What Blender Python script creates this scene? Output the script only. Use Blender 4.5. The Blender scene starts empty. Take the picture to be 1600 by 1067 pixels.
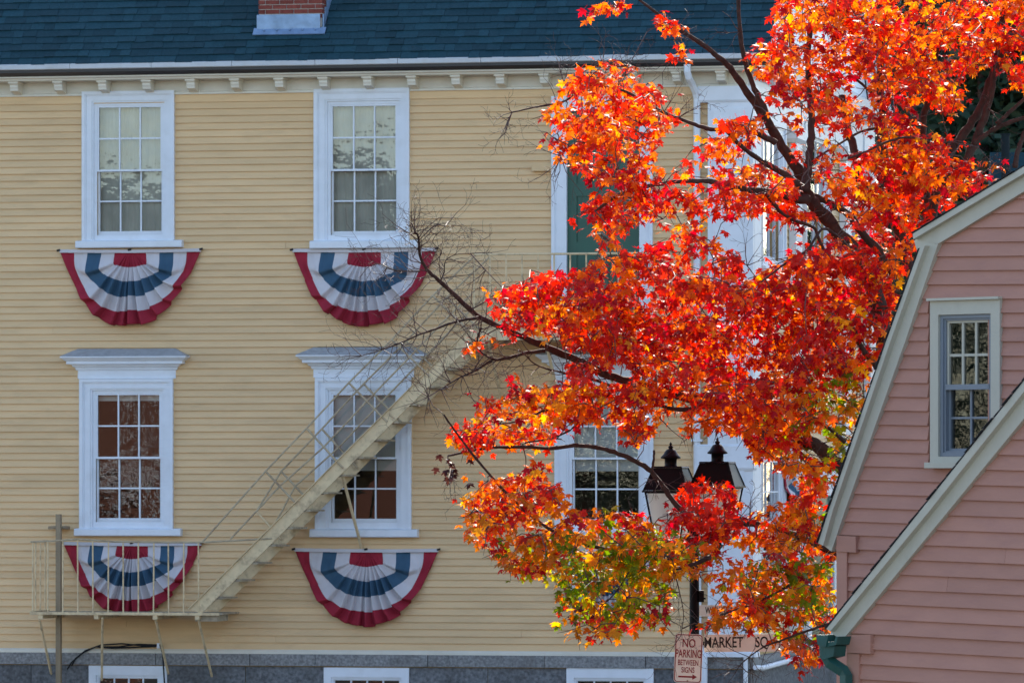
import bpy, bmesh, math, random
import numpy as np
from mathutils import Vector, Matrix
R = math.radians
rng = random.Random(7)
npr = np.random.RandomState(11)
S = bpy.context.scene
COL = S.collection

# ------------------------------------------------------------------ camera, sky, sun, exposure
F, HZ, CZ = 9000.0, 760.0, 3.6          # focal length in photo pixels, horizon row, eye height in metres
cam = bpy.data.cameras.new("camera")
cam.sensor_width = 36.0
cam.lens = 36.0 * F / 1600.0
cam.shift_y = (HZ - 533.5) / 1600.0
cam.clip_start, cam.clip_end = 0.5, 2000.0
cam.dof.use_dof = True
cam.dof.focus_distance = 58.5
cam.dof.aperture_fstop = 8.0
camo = bpy.data.objects.new("camera", cam)
COL.objects.link(camo)
camo.location = (0, 0, CZ)
camo.rotation_euler = (R(90), 0, 0)
S.camera = camo

SUN_AZ, SUN_EL = R(7), R(38)            # from behind the yellow building, a little to the right
world = bpy.data.worlds.new("World")
S.world = world
world.use_nodes = True
wn = world.node_tree.nodes
sky = wn.new("ShaderNodeTexSky")
sky.sky_type = 'NISHITA'
sky.sun_disc = False
sky.sun_elevation = SUN_EL
sky.sun_rotation = SUN_AZ
sky.air_density = 1.0
sky.dust_density = 0.6
wn["Background"].inputs[1].default_value = 0.15
world.node_tree.links.new(sky.outputs[0], wn["Background"].inputs[0])
sl = bpy.data.lights.new("sun", 'SUN')
sl.energy = 5.0
sl.angle = R(0.53)
sl.color = (1.0, 0.93, 0.82)
so = bpy.data.objects.new("sun", sl)
COL.objects.link(so)
sv = Vector((math.sin(SUN_AZ) * math.cos(SUN_EL), math.cos(SUN_AZ) * math.cos(SUN_EL), math.sin(SUN_EL)))
so.rotation_euler = sv.to_track_quat('Z', 'Y').to_euler()
so.location = (10, 60, 60)
S.view_settings.view_transform = 'Standard'
S.view_settings.look = 'None'
S.view_settings.exposure = 1.25
S.view_settings.gamma = 1.0
S.cycles.use_denoising = True
S.cycles.max_bounces = 5
S.cycles.diffuse_bounces = 3
S.cycles.glossy_bounces = 3
S.cycles.transmission_bounces = 3
S.cycles.transparent_max_bounces = 8
S.cycles.caustics_reflective = False
S.cycles.caustics_refractive = False

# ------------------------------------------------------------------ helpers
def empty(name, loc=(0, 0, 0), rz=0.0):
    o = bpy.data.objects.new(name, None)
    COL.objects.link(o)
    o.location = loc
    o.rotation_euler = (0, 0, rz)
    o.empty_display_size = 0.2
    return o

def tag(o, label, cat, group=None):
    o["label"] = label
    o["category"] = cat
    if group:
        o["group"] = group
    return o

class MB:
    def __init__(s):
        s.v, s.f, s.m = [], [], []
    def add(s, vs, fs, mi=0):
        b = len(s.v)
        s.v += [tuple(p) for p in vs]
        s.f += [tuple(i + b for i in f) for f in fs]
        s.m += [mi] * len(fs)
    def box(s, T, a0, a1, d0, d1, z0, z1, mi=0):
        p = [T(a, d, z) for z in (z0, z1) for d in (d0, d1) for a in (a0, a1)]
        s.add(p, [(0, 1, 3, 2), (4, 6, 7, 5), (0, 4, 5, 1), (2, 3, 7, 6), (0, 2, 6, 4), (1, 5, 7, 3)], mi)
    def prism(s, T, poly, d0, d1, mi=0):      # poly of (a,z)
        n = len(poly)
        p = [T(a, d0, z) for a, z in poly] + [T(a, d1, z) for a, z in poly]
        fs = [tuple(range(n)), tuple(range(2 * n - 1, n - 1, -1))]
        fs += [(i, (i + 1) % n, n + (i + 1) % n, n + i) for i in range(n)]
        s.add(p, fs, mi)
    def side_prism(s, T, prof, a0, a1, mi=0):  # prof of (d,z) swept along a
        n = len(prof)
        p = [T(a0, d, z) for d, z in prof] + [T(a1, d, z) for d, z in prof]
        fs = [tuple(range(n)), tuple(range(2 * n - 1, n - 1, -1))]
        fs += [(i, (i + 1) % n, n + (i + 1) % n, n + i) for i in range(n)]
        s.add(p, fs, mi)
    def loft(s, T, ua, ub, prof, mi=0, back=0.0):   # mitred moulding: rectangle widening with its depth
        p = []
        for d, z in prof:
            p += [T(ua - d, back, z), T(ua - d, d, z), T(ub + d, d, z), T(ub + d, back, z)]
        fs = [(3, 2, 1, 0)]
        for i in range(len(prof) - 1):
            b = 4 * i
            fs += [(b, b + 1, b + 5, b + 4), (b + 1, b + 2, b + 6, b + 5), (b + 2, b + 3, b + 7, b + 6), (b + 3, b, b + 4, b + 7)]
        b = 4 * (len(prof) - 1)
        fs.append((b, b + 1, b + 2, b + 3))
        s.add(p, fs, mi)
    def tube(s, pts, rad, n=8, mi=0, cap=True):
        pts = [Vector(p) for p in pts]
        if not hasattr(rad, '__len__'):
            rad = [rad] * len(pts)
        b = len(s.v)
        for i, p in enumerate(pts):
            t = (pts[min(i + 1, len(pts) - 1)] - pts[max(i - 1, 0)])
            t = t.normalized() if t.length > 1e-9 else Vector((0, 0, 1))
            ref = Vector((0.13, 0.9, 0.2)) if abs(t.z) > 0.5 else Vector((0.1, 0.2, 0.95))
            x = t.cross(ref).normalized()
            y = t.cross(x).normalized()
            for k in range(n):
                a = 2 * math.pi * (k + 0.5) / n
                s.v.append(tuple(p + (x * math.cos(a) + y * math.sin(a)) * rad[i]))
        for i in range(len(pts) - 1):
            for k in range(n):
                q, w = b + i * n, (k + 1) % n
                s.f.append((q + k, q + w, q + n + w, q + n + k)); s.m.append(mi)
        if cap:
            s.f.append(tuple(b + k for k in range(n))); s.m.append(mi)
            e = b + (len(pts) - 1) * n
            s.f.append(tuple(e + k for k in reversed(range(n)))); s.m.append(mi)
    def lathe(s, c, prof, n=20, mi=0):
        b = len(s.v)
        for r, z in prof:
            for k in range(n):
                a = 2 * math.pi * k / n
                s.v.append((c[0] + r * math.cos(a), c[1] + r * math.sin(a), c[2] + z))
        for i in range(len(prof) - 1):
            for k in range(n):
                w = (k + 1) % n
                s.f.append((b + i * n + k, b + i * n + w, b + (i + 1) * n + w, b + (i + 1) * n + k)); s.m.append(mi)
    def mesh(s, name, mats, smooth=False, fix=True):
        me = bpy.data.meshes.new(name)
        me.from_pydata(s.v, [], s.f)
        for m in (mats if isinstance(mats, (list, tuple)) else [mats]):
            me.materials.append(m)
        if any(s.m):
            me.polygons.foreach_set("material_index", s.m)
        if fix:
            bm = bmesh.new(); bm.from_mesh(me)
            bmesh.ops.recalc_face_normals(bm, faces=bm.faces)
            bm.to_mesh(me); bm.free()
        if smooth:
            me.polygons.foreach_set("use_smooth", [True] * len(me.polygons))
        return me
    def obj(s, name, mats, parent=None, smooth=False, fix=True):
        return link(name, s.mesh(name, mats, smooth, fix), parent)

def link(name, me, parent=None, loc=None, scale=None, rot=None):
    o = bpy.data.objects.new(name, me)
    COL.objects.link(o)
    if parent is not None:
        o.parent = parent
    if loc is not None: o.location = loc
    if scale is not None: o.scale = scale
    if rot is not None: o.rotation_euler = rot
    return o

# ------------------------------------------------------------------ materials
def mat(name, col, rough=0.6, spec=0.3, var=0.0, scale=6.0, stretch=(1, 1, 1), bump=0.0, bscale=40.0, objvar=0.0, metal=0.0, dirt=None, dirt_amt=0.5, dirt_scale=2.0, coat=0.0):
    m = bpy.data.materials.new(name)
    m.use_nodes = True
    nt = m.node_tree
    N, L = nt.nodes, nt.links
    b = N["Principled BSDF"]
    b.inputs["Roughness"].default_value = rough
    b.inputs["Specular IOR Level"].default_value = spec
    b.inputs["Metallic"].default_value = metal
    b.inputs["Coat Weight"].default_value = coat
    geo = N.new("ShaderNodeNewGeometry")
    mp = N.new("ShaderNodeMapping"); mp.inputs["Scale"].default_value = stretch
    L.new(geo.outputs["Position"], mp.inputs["Vector"])
    base = N.new("ShaderNodeRGB"); base.outputs[0].default_value = (*col, 1)
    out = base.outputs[0]
    def hsv(vsock, prev):
        h = N.new("ShaderNodeHueSaturation")
        L.new(vsock, h.inputs["Value"]); L.new(prev, h.inputs["Color"])
        return h.outputs[0]
    if var > 0:
        nz = N.new("ShaderNodeTexNoise"); nz.inputs["Scale"].default_value = scale; nz.inputs["Detail"].default_value = 3
        L.new(mp.outputs[0], nz.inputs["Vector"])
        mr = N.new("ShaderNodeMapRange"); mr.inputs[1].default_value = 0.3; mr.inputs[2].default_value = 0.7
        mr.inputs[3].default_value = 1 - var; mr.inputs[4].default_value = 1 + var
        L.new(nz.outputs[0], mr.inputs[0]); out = hsv(mr.outputs[0], out)
    if objvar > 0:
        oi = N.new("ShaderNodeObjectInfo")
        ad = N.new("ShaderNodeMath"); ad.operation = 'ADD'
        L.new(oi.outputs["Random"], ad.inputs[0]); L.new(geo.outputs["Random Per Island"], ad.inputs[1])
        fr = N.new("ShaderNodeMath"); fr.operation = 'FRACT'; L.new(ad.outputs[0], fr.inputs[0])
        mr = N.new("ShaderNodeMapRange"); mr.inputs[3].default_value = 1 - objvar; mr.inputs[4].default_value = 1 + objvar
        L.new(fr.outputs[0], mr.inputs[0]); out = hsv(mr.outputs[0], out)
    if dirt is not None:
        nz = N.new("ShaderNodeTexNoise"); nz.inputs["Scale"].default_value = dirt_scale; nz.inputs["Detail"].default_value = 4; nz.inputs["Roughness"].default_value = 0.65
        L.new(mp.outputs[0], nz.inputs["Vector"])
        mr = N.new("ShaderNodeMapRange"); mr.inputs[1].default_value = 0.5; mr.inputs[2].default_value = 0.75; mr.inputs[4].default_value = dirt_amt
        L.new(nz.outputs[0], mr.inputs[0])
        mx = N.new("ShaderNodeMixRGB"); L.new(mr.outputs[0], mx.inputs[0]); L.new(out, mx.inputs[1]); mx.inputs[2].default_value = (*dirt, 1)
        out = mx.outputs[0]
    L.new(out, b.inputs["Base Color"])
    if bump > 0:
        nz = N.new("ShaderNodeTexNoise"); nz.inputs["Scale"].default_value = bscale; nz.inputs["Detail"].default_value = 2
        L.new(mp.outputs[0], nz.inputs["Vector"])
        bp = N.new("ShaderNodeBump"); bp.inputs["Strength"].default_value = bump; bp.inputs["Distance"].default_value = 0.01
        L.new(nz.outputs[0], bp.inputs["Height"]); L.new(bp.outputs[0], b.inputs["Normal"])
    return m

M = {}
M['yellow'] = mat("yellow_clapboard_paint", (0.745, 0.508, 0.272), 0.6, 0.3, 0.05, 1.2, (1, 1, 5), 0.15, 30, 0.05, dirt=(0.42, 0.29, 0.16), dirt_amt=0.28, dirt_scale=1.6)
M['yellow_wall'] = mat("yellow_wall_paint", (0.50, 0.34, 0.15), 0.7, 0.2)
M['white'] = mat("white_trim_paint", (0.76, 0.79, 0.84), 0.45, 0.4, 0.04, 4, (1, 1, 1), 0.05, 60, 0.0, dirt=(0.52, 0.52, 0.5), dirt_amt=0.25, dirt_scale=3)
M['cream'] = mat("cream_cornice_paint", (0.74, 0.69, 0.58), 0.5, 0.3, 0.05, 3, (1, 1, 1), 0.05, 50, dirt=(0.5, 0.42, 0.28), dirt_amt=0.3, dirt_scale=2)
M['gutter'] = mat("white_gutter_metal", (0.52, 0.54, 0.57), 0.35, 0.5, 0.06, 3, dirt=(0.4, 0.38, 0.35), dirt_amt=0.4, dirt_scale=4)
M['darkband'] = mat("dark_eave_band", (0.022, 0.017, 0.018), 0.4, 0.5, 0.2, 4)
M['lead'] = mat("grey_lead_sheet", (0.34, 0.36, 0.38), 0.45, 0.5, 0.15, 12, bump=0.25, bscale=18)
M['flash'] = mat("blue_grey_flashing", (0.22, 0.32, 0.47), 0.4, 0.5, 0.18, 9, bump=0.3, bscale=20, metal=0.3)
M['shingle'] = mat("slate_blue_shingle", (0.014, 0.050, 0.066), 0.8, 0.2, 0.15, 30, bump=0.4, bscale=120, objvar=0.22)
M['deck'] = mat("dark_roof_underlay", (0.02, 0.028, 0.032), 0.9, 0.1)
M['brick'] = mat("red_brick", (0.22, 0.058, 0.045), 0.85, 0.15, 0.2, 18, bump=0.4, bscale=60, objvar=0.22)
M['mortar'] = mat("pale_mortar", (0.52, 0.49, 0.45), 0.9, 0.1, 0.1, 30)
M['granite'] = mat("grey_granite", (0.245, 0.24, 0.235), 0.75, 0.3, 0.38, 30, bump=0.5, bscale=40, objvar=0.12, dirt=(0.10, 0.085, 0.075), dirt_amt=0.6, dirt_scale=2.2)
M['granite_dark'] = mat("rough_dark_granite", (0.14, 0.142, 0.148), 0.85, 0.25, 0.42, 22, bump=1.0, bscale=12, objvar=0.15, dirt=(0.06, 0.055, 0.05), dirt_amt=0.6, dirt_scale=1.8)
M['green'] = mat("dark_green_door_paint", (0.003, 0.075, 0.050), 0.35, 0.5, 0.1, 3)
M['iron'] = mat("cream_painted_iron", (0.74, 0.565, 0.33), 0.55, 0.4, 0.10, 10, bump=0.15, bscale=30, dirt=(0.20, 0.12, 0.07), dirt_amt=0.75, dirt_scale=7)
M['rail'] = mat("tan_rusting_rail_paint", (0.47, 0.37, 0.24), 0.6, 0.3, 0.15, 10, dirt=(0.2, 0.11, 0.06), dirt_amt=0.7, dirt_scale=6)
M['tread'] = mat("weathered_tread", (0.44, 0.36, 0.25), 0.8, 0.2, 0.2, 10, dirt=(0.12, 0.09, 0.07), dirt_amt=0.7, dirt_scale=6)
M['post'] = mat("weathered_tan_post", (0.30, 0.23, 0.15), 0.7, 0.2, 0.15, 8, (1, 1, 0.2))
M['blind'] = mat("pale_roller_blind", (0.80, 0.82, 0.80), 0.8, 0.1, 0.05, 2, (1, 1, 0.3))
M['curtain'] = mat("grey_white_curtain", (0.70, 0.68, 0.60), 0.85, 0.1, 0.16, 3.5, (1, 1, 0.6))
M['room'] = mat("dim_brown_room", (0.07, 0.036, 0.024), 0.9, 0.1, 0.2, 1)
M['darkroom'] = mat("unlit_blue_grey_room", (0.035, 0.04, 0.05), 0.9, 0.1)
M['red'] = mat("faded_red_cloth", (0.33, 0.025, 0.045), 0.8, 0.15, 0.12, 5, bump=0.12, bscale=14)
M['cwhite'] = mat("faded_white_cloth", (0.60, 0.56, 0.57), 0.8, 0.15, 0.06, 5, bump=0.15, bscale=14)
M['blue'] = mat("faded_blue_cloth", (0.05, 0.105, 0.165), 0.8, 0.15, 0.12, 5, bump=0.12, bscale=14)
M['pink'] = mat("dusty_pink_clapboard_paint", (0.49, 0.238, 0.175), 0.6, 0.25, 0.05, 3, (1, 1, 3), 0.2, 25, 0.06, dirt=(0.36, 0.17, 0.15), dirt_amt=0.3, dirt_scale=2.5)
M['trim'] = mat("grey_cream_rake_paint", (0.56, 0.51, 0.41), 0.55, 0.3, 0.06, 3, (1, 1, 1), 0.1, 30, dirt=(0.34, 0.31, 0.24), dirt_amt=0.35, dirt_scale=3)
M['storm'] = mat("blue_grey_storm_frame", (0.22, 0.24, 0.27), 0.4, 0.4, 0.05, 4)
M['tar'] = mat("black_roof_shingle", (0.03, 0.028, 0.03), 0.9, 0.2, 0.2, 20, bump=0.3, bscale=60)
M['copper'] = mat("green_painted_copper", (0.017, 0.085, 0.072), 0.5, 0.5, 0.15, 10, dirt=(0.02, 0.06, 0.05), dirt_amt=0.5, dirt_scale=6)
M['black'] = mat("black_lamp_paint", (0.006, 0.006, 0.0075), 0.5, 0.12, 0.1, 10)
M['sign'] = mat("cream_sign_enamel", (0.86, 0.79, 0.68), 0.4, 0.4, 0.05, 8, dirt=(0.5, 0.42, 0.3), dirt_amt=0.3, dirt_scale=5)
M['signred'] = mat("sign_red_paint", (0.28, 0.018, 0.025), 0.5, 0.3)
M['signblack'] = mat("sign_black_paint", (0.015, 0.014, 0.014), 0.5, 0.3)
M['cable'] = mat("black_cable_rubber", (0.012, 0.012, 0.014), 0.6, 0.3)
M['bark'] = mat("dark_maple_bark", (0.060, 0.034, 0.027), 0.85, 0.25, 0.3, 14, (1, 1, 1), 0.8, 30)
M['twig'] = mat("thin_maple_twig", (0.085, 0.05, 0.042), 0.6, 0.4, 0.2, 10)
M['asphalt'] = mat("street_asphalt", (0.075, 0.073, 0.070), 0.9, 0.2, 0.2, 5, bump=0.3, bscale=40)
M['paving'] = mat("pale_sidewalk_concrete", (0.34, 0.32, 0.29), 0.9, 0.2, 0.12, 2, bump=0.2, bscale=40)
M['brown'] = mat("brown_shingle_wall", (0.19, 0.085, 0.06), 0.8, 0.2, 0.2, 3, (1, 1, 6))
M['far_green'] = mat("dark_evergreen_needles", (0.030, 0.060, 0.028), 0.7, 0.3, 0.3, 2, objvar=0.5)

def glass_mat(name, tint, wav=0.02, base=0.0):
    m = bpy.data.materials.new(name); m.use_nodes = True
    nt = m.node_tree; N, L = nt.nodes, nt.links
    N.remove(N["Principled BSDF"])
    out = N["Material Output"]
    tr = N.new("ShaderNodeBsdfTransparent"); tr.inputs[0].default_value = (*tint, 1)
    gl = N.new("ShaderNodeBsdfGlossy"); gl.inputs["Roughness"].default_value = 0.01
    fr = N.new("ShaderNodeFresnel"); fr.inputs[0].default_value = 1.5
    ad = N.new("ShaderNodeMath"); ad.operation = 'MULTIPLY_ADD'; ad.inputs[1].default_value = 2.4; ad.inputs[2].default_value = base
    L.new(fr.outputs[0], ad.inputs[0])
    mx = N.new("ShaderNodeMixShader")
    L.new(ad.outputs[0], mx.inputs[0]); L.new(tr.outputs[0], mx.inputs[1]); L.new(gl.outputs[0], mx.inputs[2]); L.new(mx.outputs[0], out.inputs[0])
    geo = N.new("ShaderNodeNewGeometry")
    nz = N.new("ShaderNodeTexNoise"); nz.inputs["Scale"].default_value = 5.0; nz.inputs["Detail"].default_value = 3
    L.new(geo.outputs["Position"], nz.inputs["Vector"])
    bp = N.new("ShaderNodeBump"); bp.inputs["Strength"].default_value = 0.10; bp.inputs["Distance"].default_value = wav
    L.new(nz.outputs[0], bp.inputs["Height"]); L.new(bp.outputs[0], gl.inputs["Normal"]); L.new(bp.outputs[0], fr.inputs["Normal"])
    return m
M['glass'] = glass_mat("old_wavy_window_glass", (0.86, 0.88, 0.86))
def frost_mat():
    m = bpy.data.materials.new("frosted_lantern_glass"); m.use_nodes = True
    N, L = m.node_tree.nodes, m.node_tree.links
    b = N["Principled BSDF"]; b.inputs["Base Color"].default_value = (.82, .84, .83, 1); b.inputs["Roughness"].default_value = .3
    t = N.new("ShaderNodeBsdfTranslucent"); t.inputs[0].default_value = (.97, .97, .95, 1)
    mx = N.new("ShaderNodeMixShader"); mx.inputs[0].default_value = .75
    L.new(b.outputs[0], mx.inputs[1]); L.new(t.outputs[0], mx.inputs[2]); L.new(mx.outputs[0], N["Material Output"].inputs[0])
    return m
M['frost'] = frost_mat()

def leaf_mat(name, trans=0.62, gloss=0.45):
    m = bpy.data.materials.new(name); m.use_nodes = True
    nt = m.node_tree; N, L = nt.nodes, nt.links
    b = N["Principled BSDF"]; out = N["Material Output"]
    at = N.new("ShaderNodeAttribute"); at.attribute_name = "leafcol"
    b.inputs["Roughness"].default_value = gloss
    b.inputs["Specular IOR Level"].default_value = 0.32
    L.new(at.outputs["Color"], b.inputs["Base Color"])
    g = N.new("ShaderNodeHueSaturation"); g.inputs["Saturation"].default_value = 1.05; g.inputs["Value"].default_value = 1.35
    L.new(at.outputs["Color"], g.inputs["Color"])
    t = N.new("ShaderNodeBsdfTranslucent"); L.new(g.outputs[0], t.inputs[0])
    mx = N.new("ShaderNodeMixShader"); mx.inputs[0].default_value = trans
    L.new(b.outputs[0], mx.inputs[1]); L.new(t.outputs[0], mx.inputs[2]); L.new(mx.outputs[0], out.inputs[0])
    return m
M['leaf'] = leaf_mat("maple_leaf")
M['needle'] = leaf_mat("evergreen_leaf", 0.25, 0.6)

# ------------------------------------------------------------------ the ground
g = MB()
ID = lambda a, d, z: (a, d, z)
g.add([(-300, -300, 0), (300, -300, 0), (300, 500, 0), (-300, 500, 0)], [(0, 1, 2, 3)])
o = g.obj("ground", M['asphalt']); o["kind"] = "structure"

# ------------------------------------------------------------------ frames: yellow building and pink house
TY = 0.216
thy = math.atan(TY); cy, sy = math.cos(thy), math.sin(thy)
YO = Vector((0, 76.0, 0))
YU, YN = Vector((cy, -sy, 0)), Vector((-sy, -cy, 0))
def ray(px, py):
    return Vector(((px - 800) / F, 1.0, (HZ - py) / F))
def P(px, py, Y):
    return Vector(((px - 800) / F * Y, Y, CZ + (HZ - py) / F * Y))
def hit(px, py, O, n, d):
    r = ray(px, py)
    t = (O.dot(n) + d) / r.dot(n)
    return r * t
def wall(px, py, d=0.0):
    p = hit(px, py, YO, YN, d)
    return (p - YO).dot(YU), CZ + p.z
def wu(px, d=0.0): return wall(px, 600, d)[0]
def wz(px, py, d=0.0): return wall(px, py, d)[1]
TF = lambda a, d, z: (a, -d, z)
hall = empty("town_hall", tuple(YO), -thy)
tag(hall, "long yellow clapboard building with white six over six windows and slate blue roof", "building")

UL = wu(-130)                    # left end of the wall, past the frame
UC = wu(1167)                    # right corner
DEPTH = 10.5
VP = lambda a, d, z: (UC + d, a, z)     # gable end: a = depth behind the corner, d = outward
CW = YO + YU * UC
def gw(px, py, d=0.0):
    r = ray(px, py)
    t = ((CW + YU * d).dot(YU)) / r.dot(YU)
    p = r * t
    return (p - CW).dot(-YN), CZ + p.z

Z_FOUND = wz(500, 1018)          # top of the granite
Z_FRIEZE = wz(500, 145)          # underside of the frieze
Z_EAVE = wz(500, 93, 0.45)

# ---- openings on the front (pixel boxes of the outer casing)
upper = [((130, 143, 274, 376), (152, 165, 254, 367), (118, 376, 284, 387)),
         ((492, 139, 641, 376), (517, 163, 621, 367), (484, 376, 652, 388))]
lower = [((126, 592, 272, 826), (150, 614, 252, 815), (116, 826, 282, 837)),
         ((494, 590, 644, 827), (518, 614, 621, 816), (484, 827, 652, 839)),
         ((868, 590, 1022, 828), (894, 614, 1000, 817), (858, 828, 1034, 840))]
base_w = [(140, 1039, 262, 1100), (507, 1042, 640, 1104), (886, 1043, 1022, 1106)]
door_px = (863, 150, 1021, 522)
def rect(b, d=0.0):
    xm, ym = (b[0] + b[2]) / 2, (b[1] + b[3]) / 2
    return wall(b[0], ym, d)[0], wall(b[2], ym, d)[0], wall(xm, b[3], d)[1], wall(xm, b[1], d)[1]   # a0,a1,z0,z1

holes = []
for c, s, _ in upper + lower:
    holes.append(rect(s))
for b in base_w:
    a0, a1, z0, z1 = rect(b); holes.append((a0 + .1, a1 - .1, z0 + .1, z1 - .12))
a0, a1, z0, z1 = rect(door_px); holes.append((a0 + .2, a1 - .18, z0, z1 - .2))

def grid_wall(T, a0, a1, z0, z1, holes, d, name, m, parent):
    us = sorted({a0, a1} | {h[0] for h in holes} | {h[1] for h in holes})
    zs = sorted({z0, z1} | {h[2] for h in holes} | {h[3] for h in holes})
    b = MB()
    for i in range(len(us) - 1):
        for j in range(len(zs) - 1):
            uc, zc = (us[i] + us[i + 1]) / 2, (zs[j] + zs[j + 1]) / 2
            if any(h[0] < uc < h[1] and h[2] < zc < h[3] for h in holes):
                continue
            b.add([T(us[i], d, zs[j]), T(us[i + 1], d, zs[j]), T(us[i + 1], d, zs[j + 1]), T(us[i], d, zs[j + 1])], [(0, 1, 2, 3)])
    bm_o = b.obj(name, m, parent, fix=False)
    md = bm_o.modifiers.new("thickness", 'SOLIDIFY'); md.thickness = 0.16; md.offset = -1
    return bm_o
grid_wall(TF, UL, UC - .02, 0.0, Z_EAVE - .1, holes, -0.002, "wall", M['yellow_wall'], hall)
# other walls of the shell and the floors inside
b = MB(); b.box(TF, UL, UL + .15, -DEPTH, -.2, 0, Z_EAVE - .1); b.obj("end_wall", M['yellow_wall'], hall)
b = MB(); b.box(TF, UL, UC - .02, -DEPTH, -DEPTH + .15, 0, Z_EAVE - .1); b.obj("rear_wall", M['yellow_wall'], hall)
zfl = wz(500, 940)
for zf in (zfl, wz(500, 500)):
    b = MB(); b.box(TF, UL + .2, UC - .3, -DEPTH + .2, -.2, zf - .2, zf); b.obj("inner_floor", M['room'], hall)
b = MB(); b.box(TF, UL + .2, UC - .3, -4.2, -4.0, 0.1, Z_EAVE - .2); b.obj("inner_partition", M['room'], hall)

# ---- clapboards
def clap_mesh(e, t, m, name):
    b = MB()
    prof = [(0.0, 0.0), (t, 0.0), (t * .97, 0.003), (0.004, e + .008), (0.0, e + .008)]
    b.side_prism(lambda a, d, z: (a, -d, z), prof, 0, 1)
    return b.mesh(name, m)
EXP = 0.0943
cm = clap_mesh(EXP, 0.027, M['yellow'], "clapboard")
blk = [rect(c) for c, _, _ in upper] + [rect(c) for c, _, _ in lower]
# sills and hoods also interrupt boards
sills = [rect(s) for _, _, s in upper + lower]
def hood_rect(c):
    a0, a1, z0, z1 = rect(c)
    return (a0 + .02, a1 - .02, z1 - .02, z1 + .37)
blk += [hood_rect(c) for c, _, _ in lower]
blk.append(rect(door_px))
ub = wu(1108) + .01
blk.append((wu(1097), 99, wz(1130, 160), 99))
n_rows = int((Z_FRIEZE - Z_FOUND) / EXP) + 1
EXPR = (Z_FRIEZE - .10 - Z_FOUND - .03) / (n_rows - 1)
for r in range(n_rows):
    z0 = Z_FOUND + .03 + r * EXPR
    zc = z0 + EXPR * .5
    cuts = sorted([(h[0], h[1]) for h in blk if h[2] < zc < h[3]])
    spans, a = [], UL
    for c0, c1 in cuts:
        if c0 > a: spans.append((a, c0))
        a = max(a, c1)
    if a < ub: spans.append((a, ub))
    for s0, s1 in spans:
        s1 = min(s1, ub)
        if s1 - s0 < .03: continue
        pieces = [(s0, s1)]
        if s1 - s0 > 4 and rng.random() < .8:
            mdl = s0 + (s1 - s0) * rng.uniform(.2, .8); pieces = [(s0, mdl - .0015), (mdl + .0015, s1)]
        for q0, q1 in pieces:
            link("clapboard", cm, hall, (q0, -rng.uniform(0, .003), z0 + rng.uniform(-.002, .002)), (q1 - q0, 1, EXPR / EXP), (0, rng.uniform(-.0006, .0006) * min(1, 2 / (q1 - q0)), 0))
b = MB(); b.box(TF, UL, ub, 0.0, .026, Z_FRIEZE - .105, Z_FRIEZE); b.obj("top_board", M['yellow'], hall)
b = MB(); b.side_prism(TF, [(0, Z_FOUND - .03), (.055, Z_FOUND - .03), (.055, Z_FOUND), (.02, Z_FOUND + .035), (0, Z_FOUND + .035)], UL, ub); b.obj("water_table", M['cream'], hall)

# ---- granite
zc0 = wz(500, 1040, .05)
ed = [UL] + [wu(x) for x in (79, 245, 392, 494, 670, 852, 1010)] + [UC + .06]
for i in range(len(ed) - 1):
    b = MB(); b.box(TF, ed[i] + .004, ed[i + 1] - .004, -.05, .06 + rng.uniform(-.006, .006), zc0, Z_FOUND - .032); b.obj("granite_slab", M['granite'], hall)
# lower course, stones between the cellar windows
zz = [0.0, 0.42, zc0 - .012]
bw = [rect(x) for x in base_w]
cuts = [UL, bw[0][0], bw[0][1], bw[1][0], bw[1][1], bw[2][0], bw[2][1], UC + .02]
for k in range(0, 8, 2):
    a0, a1 = cuts[k], cuts[k + 1]
    n = max(1, round((a1 - a0) / .95)); st = (a1 - a0) / n
    for i in range(n):
        b = MB(); b.box(TF, a0 + i * st + .004, a0 + (i + 1) * st - .004, -.05, .02 + rng.uniform(-.008, .012), zz[1] + .005, zz[2]); b.obj("granite_block", M['granite_dark'], hall)
n = 10; st = (UC - UL) / n
for i in range(n):
    b = MB(); b.box(TF, UL + i * st + .004, UL + (i + 1) * st - .004, -.05, .03, 0, zz[1]); b.obj("granite_block", M['granite_dark'], hall)

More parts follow.
